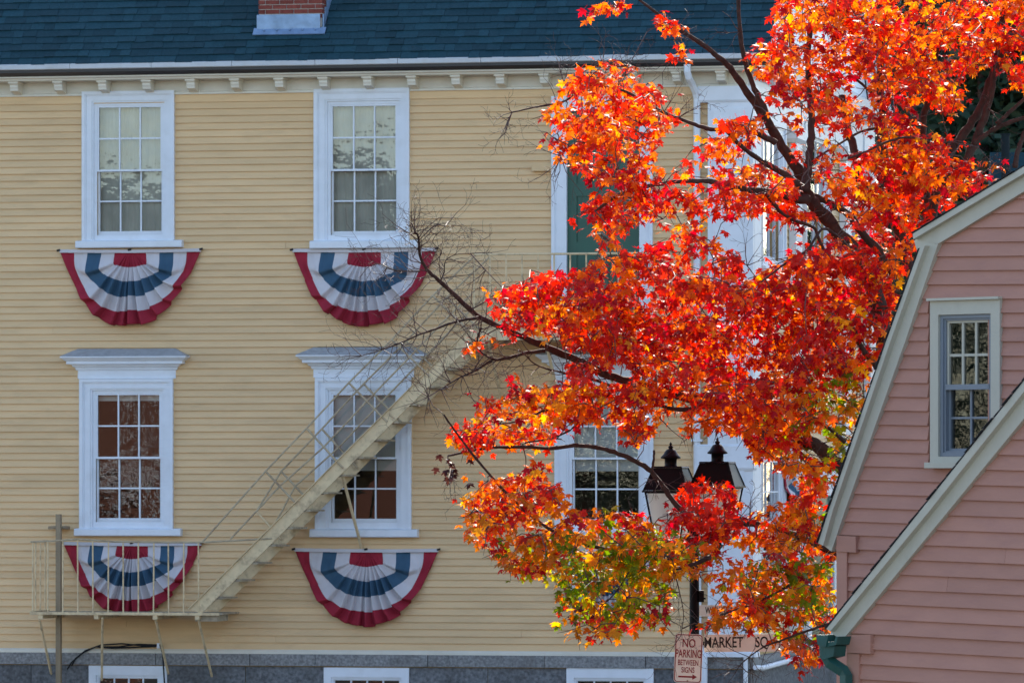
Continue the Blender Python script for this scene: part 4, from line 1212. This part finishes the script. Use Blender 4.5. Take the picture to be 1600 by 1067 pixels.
limb("limb", [(688, 440), (694, 425), (696, 408), (712, 398), (735, 396)], .009, .003, 58.3, 58.1, True)
limb("limb", [(666, 418), (690, 396), (676, 376), (700, 350)], .006, .003, 58.2, 58.1, True)
# crossing branch in front of the lantern
limb("limb", [(700, 712), (760, 700), (810, 698), (860, 700), (905, 696), (945, 702), (980, 714), (1012, 732), (1036, 760), (1058, 790), (1085, 812)], .010, .030, 58.6, 59.3)
limb("limb", [(1018, 738), (1021, 720), (1022, 703)], .018, .012, 59.0, 59.0, attach=False)
# low limb
limb("limb", [(1400, 900), (1330, 872), (1265, 846), (1215, 826), (1165, 818), (1110, 836), (1055, 846), (1005, 850), (955, 858), (905, 846), (855, 824), (800, 778), (745, 718), (705, 665), (694, 648)], .055, .008, 60.6, 57.6)
limb("limb", [(1110, 870), (1060, 888), (1030, 876), (1000, 860)], .026, .012, 58.6, 58.2)
limb("limb", [(1010, 850), (985, 890), (962, 925), (938, 948)], .014, .006, 58.1, 57.8)
limb("limb", [(1035, 856), (1052, 890), (1062, 925), (1068, 960), (1064, 992)], .010, .003, 58.1, 57.9, True)
limb("limb", [(1340, 985), (1300, 975), (1262, 985), (1220, 1000), (1190, 1012), (1160, 1035), (1148, 1052)], .022, .004, 58.6, 58.2, True)
limb("limb", [(1300, 880), (1255, 900), (1215, 925), (1170, 945), (1120, 962)], .025, .008, 59.4, 58.4)
# right hand stems
limb("limb", [(1410, 720), (1440, 480), (1462, 300), (1480, 245), (1510, 203), (1532, 168), (1546, 130), (1560, 80), (1570, -10)], .075, .035, 60.9, 61.5)
limb("limb", [(1500, 280), (1522, 226), (1534, 196), (1548, 150), (1556, 112), (1585, 40)], .055, .03, 61.0, 61.2)
limb("limb", [(1520, 226), (1540, 210), (1566, 196), (1600, 184), (1650, 170)], .034, .02, 61.0, 61.0)
limb("limb", [(1558, 194), (1582, 172), (1604, 152), (1640, 120)], .026, .018, 61.0, 61.2)
limb("limb", [(1586, 262), (1592, 232), (1603, 204), (1625, 170)], .032, .028, 60.6, 60.8)
limb("limb", [(1462, 300), (1488, 262), (1478, 238), (1452, 222), (1420, 215), (1385, 222), (1352, 238), (1325, 248)], .018, .011, 60.4, 59.6)
limb("limb", [(1440, 480), (1395, 330), (1378, 230), (1380, 185), (1376, 150), (1376, 60), (1372, -20)], .07, .035, 61.0, 61.6)
limb("limb", [(1381, 172), (1362, 146), (1338, 124), (1318, 108)], .022, .012, 61.2, 61.0)
limb("limb", [(1381, 172), (1398, 150), (1420, 126), (1450, 90)], .026, .016, 61.2, 61.4)
limb("limb", [(1375, 200), (1345, 206), (1320, 220), (1290, 238), (1260, 258)], .018, .010, 61.0, 60.0)
limb("limb", [(1345, 300), (1338, 245), (1325, 205), (1316, 150)], .05, .04, 61.4, 61.6)
limb("limb", [(1440, 480), (1450, 330), (1442, 195), (1452, 150), (1466, 60)], .05, .03, 61.4, 61.6)
limb("limb", [(1410, 640), (1382, 590), (1345, 540), (1332, 512), (1310, 480)], .05, .02, 60.6, 59.8)
limb("limb", [(1320, 690), (1285, 660), (1262, 650), (1225, 655)], .025, .010, 60.0, 59.4)

POLYS = [
 (.85, [(840,175),(880,150),(900,135),(940,130),(965,122),(1000,122),(1030,130),(1038,150),(1060,170),(1070,200),(1060,222),(1035,222),(1022,250),(1022,282),(1010,305),(990,300),(965,297),(940,285),(915,280),(895,262),(865,245),(857,220),(840,188)]),
 (.85, [(895,352),(918,325),(915,300),(950,296),(990,300),(1060,280),(1100,285),(1145,320),(1145,350),(1100,348),(1070,335),(1040,342),(1000,345),(975,372),(945,388),(928,374),(950,352),(905,358)]),
 (1.0, [(1100,222),(1120,187),(1150,172),(1190,190),(1187,215),(1170,240),(1145,256),(1120,252),(1095,236)]),
 (.75, [(1020,270),(1060,245),(1110,250),(1150,270),(1140,292),(1090,292),(1040,300)]),
 (.85, [(1158,106),(1180,80),(1210,55),(1208,30),(1225,-5),(1250,-50),(1395,-50),(1405,30),(1400,65),(1385,100),(1400,130),(1370,147),(1350,142),(1340,165),(1352,190),(1322,206),(1290,206),(1272,190),(1280,172),(1250,166),(1218,166),(1190,132),(1165,114)]),
 (.88, [(1385,125),(1400,90),(1412,50),(1418,-50),(1680,-50),(1680,150),(1600,150),(1580,132),(1552,102),(1520,115),(1500,122),(1502,170),(1485,186),(1465,172),(1430,157),(1420,132)]),
 (.75, [(1240,240),(1290,232),(1290,262),(1200,262),(1170,280),(1200,296),(1240,300),(1250,330),(1180,345),(1150,330),(1180,300),(1160,270),(1200,240)]),
 (.82, [(1290,300),(1320,262),(1350,222),(1385,196),(1420,184),(1440,202),(1470,212),(1500,212),(1528,232),(1568,252),(1570,272),(1540,287),(1500,312),(1470,347),(1430,372),(1390,362),(1360,352),(1300,347),(1284,320)]),
 (1.0, [(765,458),(800,442),(845,422),(900,427),(940,402),(980,392),(1020,387),(1050,358),(1080,350),(1120,362),(1155,385),(1165,410),(1200,420),(1225,395),(1250,390),(1280,380),(1300,362),(1340,350),(1390,360),(1430,370),(1415,430),(1390,520),(1365,580),(1345,640),(1330,690),(1302,742),(1285,770),(1262,765),(1245,740),(1215,735),(1205,700),(1180,722),(1160,695),(1132,690),(1110,680),(1075,692),(1052,682),(1080,645),(1060,640),(1045,655),(1012,692),(985,690),(962,660),(945,630),(920,612),(895,600),(878,580),(868,560),(890,545),(880,535),(850,528),(830,518),(795,528),(775,505),(762,480)]),
 (.85, [(715,662),(740,640),(760,605),(800,590),(850,600),(900,590),(950,590),(962,615),(930,640),(942,668),(905,660),(882,690),(850,700),(800,702),(780,692),(740,722),(715,702),(705,682)]),
 (.93, [(720,758),(760,738),(795,745),(830,725),(865,728),(878,765),(900,782),(960,787),(990,802),(1030,812),(1045,790),(1060,762),(1090,740),(1120,745),(1160,772),(1167,800),(1205,792),(1235,770),(1262,750),(1300,762),(1290,800),(1308,860),(1312,940),(1300,985),(1260,992),(1200,988),(1160,992),(1100,984),(1066,986),(1085,962),(1112,945),(1130,930),(1112,905),(1080,902),(1060,902),(1040,902),(1056,950),(1050,966),(1000,982),(950,992),(900,1002),(880,1002),(882,960),(872,920),(860,907),(830,902),(800,902),(780,884),(760,862),(735,852),(725,805)]),
 (.5, [(1200,988),(1250,992),(1302,992),(1292,1022),(1262,1052),(1245,1058),(1240,1032),(1212,1015)]),
 (.75, [(718,545),(738,512),(790,520),(782,545),(745,558)]),
 (.9, [(918,8),(960,-4),(985,-8),(988,12),(950,22),(937,38),(918,28)]), (.8, [(1018,40),(1050,16),(1068,40),(1050,54),(1030,54)]), (.8, [(1048,82),(1070,68),(1088,90),(1060,96)]),
 (.55, [(1090,262),(1180,258),(1250,225),(1335,205),(1310,262),(1292,345),(1250,362),(1160,350),(1100,300)]),
 (.55, [(1190,130),(1220,166),(1280,172),(1275,195),(1230,210),(1195,185),(1180,150)]),
 (.5, [(1350,140),(1400,130),(1432,160),(1440,200),(1400,190),(1355,195)]),
 (.4, [(875,125),(925,95),(985,95),(990,125),(940,132),(890,140)]),
]
def make_mask():
    xs = np.arange(680, 1700, 4.0) + 2; ys = np.arange(-60, 1080, 4.0) + 2
    X, Y = np.meshgrid(xs, ys); out = np.zeros(X.shape)
    for w, pl in POLYS:
        ins = np.zeros(X.shape, bool); n = len(pl)
        for i in range(n):
            (x0, y0), (x1, y1) = pl[i], pl[(i + 1) % n]
            if y0 == y1: continue
            c = ((y0 > Y) != (y1 > Y)) & (X < (x1 - x0) * (Y - y0) / (y1 - y0) + x0)
            ins ^= c
        out = np.maximum(out, ins * w)
    return out
MASK = make_mask()
RED, ORG, DRK, YEL, GRN, AMB, BRN = (.60, .030, .016), (.80, .16, .012), (.40, .014, .022), (.82, .34, .02), (.16, .23, .010), (.58, .17, .012), (.05, .015, .012)
def palette(x, y):
    w = {'RED': .44, 'ORG': .34, 'DRK': .16, 'YEL': .06, 'GRN': 0, 'AMB': 0}
    if y < 260: w.update(RED=.38, ORG=.42, DRK=.12, YEL=.08)
    if 420 < y < 600 and x > 850: w.update(RED=.46, ORG=.26, DRK=.23, YEL=.05)
    if y > 600: w.update(RED=.32, ORG=.42, DRK=.12, YEL=.12, AMB=.06)
    if y > 790: w.update(RED=.25, ORG=.32, DRK=.11, YEL=.10, AMB=.24)
    g1 = math.exp(-(((x - 950) / 90) ** 2 + ((y - 895) / 50) ** 2)); g2 = math.exp(-(((x - 1310) / 45) ** 2 + ((y - 665) / 55) ** 2)); g3 = math.exp(-(((x - 1060) / 60) ** 2 + ((y - 840) / 40) ** 2)); g4 = math.exp(-(((x - 1240) / 60) ** 2 + ((y - 930) / 60) ** 2))
    gg = max(g1 * 1.7, g2 * 1.1, g3 * .7, g4 * .3)
    for k in ('RED', 'DRK', 'ORG'): w[k] *= max(.05, 1 - gg)
    w['GRN'] += gg * 1.1; w['AMB'] += gg * .4; w['YEL'] += gg * .25; w['LIM'] = gg * .6
    if 1030 < x < 1150 and 740 < y < 840: w = {'RED': .55, 'DRK': .35, 'ORG': .10}
    return w
PAL = {'RED': RED, 'ORG': ORG, 'DRK': DRK, 'YEL': YEL, 'GRN': GRN, 'AMB': AMB, 'LIM': (.42, .40, .015)}
def pick(x, y):
    w = palette(x, y); t = rng.random() * sum(w.values())
    for k, v in w.items():
        t -= v
        if t <= 0: return PAL[k]
    return ORG
half = [(.05, -.02), (.20, -.03), (.43, .05), (.31, .17), (.37, .26), (.60, .50), (.40, .49), (.30, .50), (.17, .44), (.17, .60), (.24, .72), (.10, .76), (0, 1.0)]
def leaf_shape(curl, fold, twist):
    pts = [(0, .02)] + half + [(-x, y) for x, y in reversed(half[:-1])]
    ctr = [(0, .36)]
    vs = []
    for x, y in ctr + pts:
        r2 = x * x + (y - .35) ** 2
        z = fold * abs(x) - curl * r2 + twist * x * (y - .3)
        vs.append((x, y - .0, z))
    # stalk
    n = len(pts)
    fs = [(0, 1 + i, 1 + (i + 1) % n) for i in range(n)]
    b0 = len(vs)
    vs += [(-.012, .03, 0), (.012, .03, 0), (.012, -.55, -.10), (-.012, -.55, -.10)]
    fs.append((b0, b0 + 3, b0 + 2, b0 + 1))
    return np.array(vs, float), fs
SHAPES = [leaf_shape(c_, f_, t_) for c_, f_, t_ in ((.25, .20, .1), (.45, .05, -.2), (.10, -.12, .25), (.55, .30, .0), (.35, -.25, -.1), (.7, .1, .3))]

sprays = []
def depth_at(x, y):
    base = np.interp(x, [680, 900, 1100, 1250, 1400, 1600], [58.2, 58.5, 59.0, 59.5, 60.4, 61.0])
    if y > 780: base -= .5
    return base
def dens(x, y):
    i, j = int((x - 680) // 4), int((y + 60) // 4)
    if 0 <= j < MASK.shape[0] and 0 <= i < MASK.shape[1]: return MASK[j, i]
    return 0.0
KEEP = [(1001, 686, 1090, 756), (1088, 678, 1168, 740), (1046, 988, 1104, 1090), (1098, 990, 1206, 1028), (1004, 752, 1042, 806), (888, 700, 1000, 790), (1074, 906, 1106, 958), (1234, 262, 1264, 300), (1250, 292, 1290, 332), (1272, 322, 1316, 368), (1196, 182, 1222, 222), (1214, 214, 1242, 264), (1150, 112, 1180, 160), (1175, 150, 1200, 190), (1256, 180, 1276, 300), (1264, 690, 1300, 718), (930, 578, 990, 602), (870, 548, 920, 572), (1150, 292, 1200, 304), (1484, 196, 1540, 250), (1150, 340, 1178, 372)]
pads = []
tries = 0
while len(pads) < 780 and tries < 40000:
    tries += 1
    x, y = rng.uniform(690, 1680), rng.uniform(-60, 1070)
    w = dens(x, y)
    if w <= 0 or rng.random() > w: continue
    if any((x - q[0]) ** 2 / 900 + (y - q[1]) ** 2 / 250 < .28 for q in pads): continue
    pads.append((x, y, depth_at(x, y) + max(-1.2, min(1.7, rng.gauss(.25, .8))), w))
for x, y in ((930, 8), (950, 4), (972, -2), (935, 26), (1035, 34), (1052, 28), (1056, 44), (1062, 84), (1078, 86), (880, 128), (930, 108), (755, 455), (770, 462), (880, 430), (1215, 1010), (1270, 1010), (1262, 1040), (725, 540), (1240, 880), (1275, 905), (1225, 850), (1260, 820), (1200, 940), (740, 800), (760, 830), (790, 870), (745, 765)):
    pads.append((x, y, depth_at(x, y) - .1, 1.0))
for x, y, Y, w in pads:
    tilt = rng.gauss(-.12, .2)
    for _ in range(rng.randint(3, 5)):
        ox = rng.gauss(0, 20)
        sx, sy_ = x + ox, y + ox * tilt + rng.gauss(0, 7)
        if dens(sx, sy_) <= 0: continue
        sprays.append((sx, sy_, P(sx, sy_, Y + rng.gauss(0, .22))))
sprays.append((704, 732, P(704, 732, 58.4)))
dead = len(sprays) - 1
LP = np.array([tuple(p) for p in limb_pts])
SPn = np.array([tuple(s[2]) for s in sprays])
d2 = np.array([((LP - s) ** 2).sum(1).min() for s in SPn])
order = np.argsort(d2)
nodes = [tuple(p) for p in LP]
leaves = []      # world pos, basis, size, colour, shape
tw = MB()
NA = np.empty((len(LP) + len(sprays) * 3, 3)); NA[:len(LP)] = LP; cnt = len(LP)
for oi in order:
    x, y, c = sprays[oi]
    dd = ((NA[:cnt] - np.array(c)) ** 2).sum(1)
    k = int(dd.argmin()); src = Vector(NA[k])
    L_ = (c - src).length
    midp = src.lerp(c, .5) + Vector((rng.uniform(-1, 1), rng.uniform(-1, 1), rng.uniform(.0, 1.2))) * L_ * .16
    dirv = (c - src)
    dirv = dirv.normalized() if L_ > .02 else Vector((-1, 0, 0))
    dirv = (dirv + Vector((rng.uniform(-.5, .2), rng.uniform(-.5, .3), -.15))).normalized()
    tip = c + dirv * .12
    tw.tube([src - MO, midp - MO, c - MO, tip - MO], [.0075, .006, .0045, .002], 4, cap=False)
    NA[cnt] = tuple(midp); NA[cnt + 1] = tuple(c); cnt += 2
    sidev = dirv.cross(Vector((0, 0, 1)))
    sidev = sidev.normalized() if sidev.length > .1 else Vector((1, 0, 0))
    col = pick(x, y); col2 = pick(x, y)
    nl = rng.randint(8, 12)
    if oi == dead: nl, col, col2 = 13, BRN, BRN
    face = Vector((rng.uniform(-1, 1), rng.uniform(-1.3, .3), rng.uniform(.25, 1.1))).normalized()
    for q in range(nl):
        t = rng.uniform(-.14, .20)
        sd = rng.choice((-1, 1))
        pos = c + dirv * t + sidev * sd * rng.uniform(.01, .11) + Vector((rng.uniform(-.03, .03), rng.uniform(-.05, .05), rng.uniform(-.09, .03)))
        if oi == dead: pos = c + Vector((rng.gauss(0, .08), rng.gauss(0, .05), rng.gauss(0, .09)))
        nrm_ = (face + Vector((rng.gauss(0, .42), rng.gauss(0, .42), rng.gauss(0, .38)))).normalized()
        tipd = (Vector((0, 0, -1)) * rng.uniform(.5, 1.1) + dirv * rng.uniform(.2, .8) + sidev * sd * rng.uniform(.1, .7))
        tipd = (tipd - nrm_ * tipd.dot(nrm_))
        tipd = tipd.normalized() if tipd.length > .05 else sidev
        xa = tipd.cross(nrm_)
        ppx, ppy = 800 + F * pos.x / pos.y, HZ - F * (pos.z - .03 - CZ) / pos.y
        dv = dens(ppx + rng.gauss(0, 8), ppy + rng.gauss(0, 8))
        if oi != dead and (dv <= 0 or rng.random() > .55 + .5 * dv): continue
        if pos.y < 61.2 and any(k_[0] < ppx < k_[2] and k_[1] < ppy < k_[3] for k_ in KEEP): continue
        sz = rng.uniform(.064, .112)
        cc = col if rng.random() < .72 else col2
        f = rng.uniform(.75, 1.2)
        cc = tuple(min(1, max(.004, v * f * rng.uniform(.9, 1.1))) for v in cc)
        leaves.append((pos, xa, tipd, nrm_, sz, cc, rng.randrange(len(SHAPES))))
tw.obj("twigs", M['twig'], maple, smooth=True, fix=False)["kind"] = "stuff"
# bare twigs at the thin ends
bt = MB()
def twig(p, d, L_, r, lev):
    n = 3
    pts, rad = [p], [r]
    cur = Vector(d)
    for k in range(n):
        cur = (cur + Vector((rng.gauss(0, .28), rng.gauss(0, .22), rng.gauss(0, .28)))).normalized()
        pts.append(pts[-1] + cur * L_ / n); rad.append(r * (1 - .75 * (k + 1) / n))
        if lev > 0 and rng.random() < .66:
            for sg in ((-1, 1) if rng.random() < .3 else (rng.choice((-1, 1)),)):
                ax = Vector((rng.gauss(0, .3), 1, rng.gauss(0, .3))).normalized()
                nd = Matrix.Rotation(sg * rng.uniform(.5, 1.0), 3, ax) @ cur
                twig(pts[-1], nd, L_ * rng.uniform(.32, .55), rad[-1] * .75, lev - 1)
    bt.tube([q - MO for q in pts], [max(.0016, v) for v in rad], 4, cap=False)
for ps, rad in bare:
    n = len(ps)
    for i in range(2, n):
        if rng.random() < .55:
            t = (ps[min(i + 1, n - 1)] - ps[i - 1]).normalized()
            sg = rng.choice((-1, 1))
            nd = Matrix.Rotation(sg * rng.uniform(.4, 1.1), 3, Vector((0, 1, 0))) @ t
            nd.y += rng.uniform(-.4, .4)
            twig(ps[i], nd.normalized(), rng.uniform(.22, .55), min(.006, rad[i] * .7), 2 if rng.random() < .7 else 1)
    twig(ps[-1], (ps[-1] - ps[-3]).normalized(), .4, .005, 2)
nB = len(Bp)
for i in range(int(nB * .62), nB):
    for _ in range(2 if i > nB * .9 else 1):
        if rng.random() < .75:
            t = (Bp[min(i + 1, nB - 1)] - Bp[i - 1]).normalized()
            nd = Matrix.Rotation(rng.choice((-1, 1)) * rng.uniform(.5, 1.2), 3, Vector((0, 1, 0))) @ t
            twig(Bp[i], nd, rng.uniform(.25, .6), .006, 2)
for x, y, n in ((690, 770, 4), (680, 640, 4), (660, 600, 5), (700, 620, 4), (640, 560, 4), (600, 545, 4), (560, 555, 3), (600, 420, 4), (650, 350, 5), (690, 345, 4), (740, 430, 4), (720, 480, 4), (780, 480, 4), (690, 560, 5), (760, 590, 5), (800, 590, 4), (640, 480, 3), (790, 190, 5), (800, 215, 5), (810, 250, 5), (830, 280, 4), (860, 160, 4), (880, 120, 4), (920, 100, 5), (950, 90, 5), (990, 100, 4), (1030, 110, 4), (1060, 150, 4), (1075, 170, 4), (1180, 770, 5), (1170, 800, 4), (1550, 160, 4), (1560, 250, 5), (1540, 260, 4), (1060, 60, 4), (1130, 50, 4), (1200, 250, 4), (1310, 240, 4), (740, 600, 4), (1020, 770, 5), (760, 640, 4), (1150, 250, 3), (1180, 390, 5), (1160, 1050, 4), (1130, 1040, 3), (1050, 980, 3)):
    Y = depth_at(x, y); p0 = P(x, y, Y)
    k = int(((NA[:cnt] - np.array(p0)) ** 2).sum(1).argmin()); src = Vector(NA[k])
    for _ in range(max(2, n - 1)):
        d = (p0 - src); d = d.normalized() if d.length > .02 else Vector((-1, 0, .3))
        twig(src, (d + Vector((rng.gauss(0, .5), rng.gauss(0, .3), rng.gauss(0, .5)))).normalized(), max(.35, (p0 - src).length * 1.1), .006, 2)
bt.obj("bare_twigs", M['twig'], maple, smooth=True, fix=False)["kind"] = "stuff"
# leaves: the 300 nearest in view as single leaves, the rest joined
def in_view(p):
    x, y = 800 + F * p.x / p.y, HZ - F * (p.z - CZ) / p.y
    return 0 < x < 1600 and 0 < y < 1067 and not (x > 1290 and y > 860) and not (x > 1385)
idx = sorted(range(len(leaves)), key=lambda i: (leaves[i][0].y if in_view(leaves[i][0]) else 99) - 8 * leaves[i][4])
single = set(idx[:300])
def leaf_color(me, cols_):
    at = me.color_attributes.new("leafcol", 'FLOAT_COLOR', 'POINT')
    at.data.foreach_set("color", np.asarray(cols_, float).ravel())
variants = {}
V_, F_, C_, base_i = [], [], [], 0
for i, (pos, xa, td, nr_, sz, cc, sh) in enumerate(leaves):
    vs, fs = SHAPES[sh]
    if i in single:
        key = (sh, tuple(round(v * 8) for v in cc))
        if key not in variants:
            b = MB(); b.add([tuple(v) for v in vs], fs); me = b.mesh("leaf", M['leaf'], fix=False)
            leaf_color(me, [(*cc, 1)] * len(vs)); variants[key] = me
        mtx = Matrix((xa, td, nr_)).transposed()
        o = link("leaf", variants[key], maple, tuple(pos - MO), (sz, sz, sz), mtx.to_euler())
        continue
    B_ = np.array([tuple(xa), tuple(td), tuple(nr_)])
    V_.append(vs @ B_ * sz + np.array(tuple(pos - MO)))
    F_ += [tuple(k + base_i for k in f) for f in fs]
    C_.append(np.tile((*cc, 1.0), (len(vs), 1)))
    base_i += len(vs)
me = bpy.data.meshes.new("foliage")
me.from_pydata(np.concatenate(V_).tolist(), [], F_)
me.materials.append(M['leaf'])
leaf_color(me, np.concatenate(C_))
o = link("foliage", me, maple); o["kind"] = "stuff"
print("LEAVES", len(leaves), "sprays", len(sprays))

# ------------------------------------------------------------------ background: evergreens and a slate roof far right
def evergreen(px, Y, h, rad, label, seed, spruce=True):
    rr = random.Random(seed)
    c = P(px, HZ, Y); base = Vector((c.x, Y, 0))
    t = empty("evergreen_tree", tuple(base)); tag(t, label, "tree", "dark evergreens beyond the houses")
    b = MB(); b.tube([(0, 0, 0), (.1, 0, h * .5), (0, .05, h)], [.3, .2, .03], 10); b.obj("trunk", M['bark'], t, smooth=True)
    vs, fs, cs_ = [], [], []
    for k in range(120):
        z = h * rr.uniform(.12, .99)
        rz = rad * (1 - z / h) ** .75 * rr.uniform(.55, 1.15) + .2
        a = rr.uniform(0, 6.283)
        bd = Vector((math.cos(a), math.sin(a), -.28))
        br = MB()
        for q in range(70):
            f = rr.uniform(.12, 1) ** .7
            p = Vector((0, 0, z)) + bd * rz * f + Vector((rr.gauss(0, .22), rr.gauss(0, .22), rr.gauss(0, .13)))
            s_ = rr.uniform(.10, .22)
            u_ = Vector((rr.gauss(0, 1), rr.gauss(0, 1), rr.gauss(0, .6))).normalized(); w_ = u_.cross(Vector((rr.gauss(0, 1), rr.gauss(0, 1), rr.gauss(0, 1)))).normalized()
            n0 = len(vs)
            vs += [tuple(p + u_ * s_), tuple(p + w_ * s_ * .4), tuple(p - u_ * s_), tuple(p - w_ * s_ * .4)]
            fs.append((n0, n0 + 1, n0 + 2, n0 + 3))
            g_ = rr.uniform(.5, 1.5); cs_ += [(.022 * g_, .050 * g_, .030 * g_, 1)] * 4
    me = bpy.data.meshes.new("crown"); me.from_pydata(vs, [], fs); me.materials.append(M['needle']); leaf_color(me, cs_)
    link("crown", me, t)
    return t
evergreen(1478, 104, 17, 4.2, "dark evergreen showing between the maple stems left of the slate roof", 1)
evergreen(1590, 98, 15, 4.0, "dark evergreen behind the maple at the right edge of the photo", 2)
evergreen(1405, 112, 19, 4.2, "dark evergreen just right of the white gable of the yellow building", 3)
evergreen(1540, 112, 20, 4.6, "tall dark evergreen behind the maple near the top right corner", 4)
evergreen(1532, 96, 11.5, 4.6, "low dark evergreen behind the forked maple stems at the right", 5)
evergreen(1660, 96, 13, 4.5, "dark evergreen mostly outside the frame beside the slate roof", 6)
# a far house with a slate roof
hY = 84
q0 = P(1552, 285, hY); q1 = P(1690, 285, hY)
fh = empty("far_house", (q0.x, hY, 0)); tag(fh, "far house with slate blue roof and pipe peeping over the pink gable", "house")
w_ = q1.x - q0.x
zr0, zr1 = P(1552, 290, hY).z, P(1552, 236, hY).z
b = MB(); b.box(ID, 0, w_, 0, .7, 0, zr0); b.obj("wall", M['brown'], fh)
b = MB(); b.side_prism(ID, [(-.1, zr0 - .1), (.35, zr1), (.8, zr0 - .1)], -.02, w_ + .3); b.obj("roof", M['shingle'], fh)
b = MB(); b.lathe(((1570 - 1552) / F * hY, -.1, 0), [(.04, zr0 - .2), (.06, zr0), (.06, P(1552, 212, hY).z), (.075, P(1552, 212, hY).z), (.075, P(1552, 210, hY).z), (0, P(1552, 210, hY).z)], 12); b.obj("vent_pipe", M['deck'], fh)

# ------------------------------------------------------------------ the house across the street that the window panes mirror
oh = empty("brown_house", (-33, 38, 0), R(30))
tag(oh, "brown shingled house with white railing mirrored in the lower window panes", "house")
b = MB(); b.box(ID, -13, 15, -7, 0, 0, 7.2); b.obj("wall", M['brown'], oh)
b = MB(); b.side_prism(lambda a, d, z: (a, d, z), [(-7.4, 7.1), (-3.5, 10.2), (.4, 7.1)], -13.4, 15.4); b.obj("roof", M['tar'], oh)
for k in range(6):
    b = MB(); x = (-11, -5.8, -.6, 4.6, 7.6, 14.0)[k]; b.box(ID, x - .6, x + .6, .0, .08, 2.2, 4.2); w2 = b.obj("window", M['white'], oh)
    b = MB(); b.box(ID, x - .45, x + .45, .08, .09, 2.35, 4.05); b.obj("pane", M['storm'], w2)
for k in range(2):
    b = MB(); x = -9 + k * 9; b.box(ID, x, x + 3.4, .1, 1.2, 4.55, 4.75); b.box(ID, x, x + 3.4, 1.1, 1.16, 5.35, 5.45)
    for i in range(6): b.box(ID, x + i * .66, x + i * .66 + .07, 1.1, 1.16, 4.75, 5.35)
    b.obj("balcony", M['white'], oh)

bt_ = evergreen(800, 52, 15, 6.0, "large dark tree added out of view to darken the pink house window", 8)
bt_.location = (-47, 46, 0)  # unseen tree, added so the pink window mirrors something dark
b = MB(); b.box(ID, 10.0, 12.3, .05, .35, 3.36, 3.50); b.box(ID, 10.0, 12.3, .25, .31, 3.88, 3.94)
for x in (10.2, 10.9, 11.6, 12.24): b.box(ID, x, x + .06, .25, .31, 3.50, 4.02)
b.obj("railing", M['white'], oh)
b = MB(); b.tube([(12.55, .3, 0), (12.55, .3, 5.6)], .05, 8); b.obj("pole", M['white'], oh)
bt2 = evergreen(800, 36, 12, 5.0, "dark tree added out of view for the lower window behind the lanterns to mirror", 9)
bt2.location = (-18, 33, 0)  # out of frame, put in so these panes mirror dark green instead of sky
# sidewalks
b = MB(); b.box(lambda a, d, z: TF(a, d, z), UL - 4, UC + .4, .05, 3.2, .0, .13); o = b.obj("sidewalk", M['paving']); o.location = YO; o.rotation_euler = (0, 0, -thy); o["kind"] = "structure"
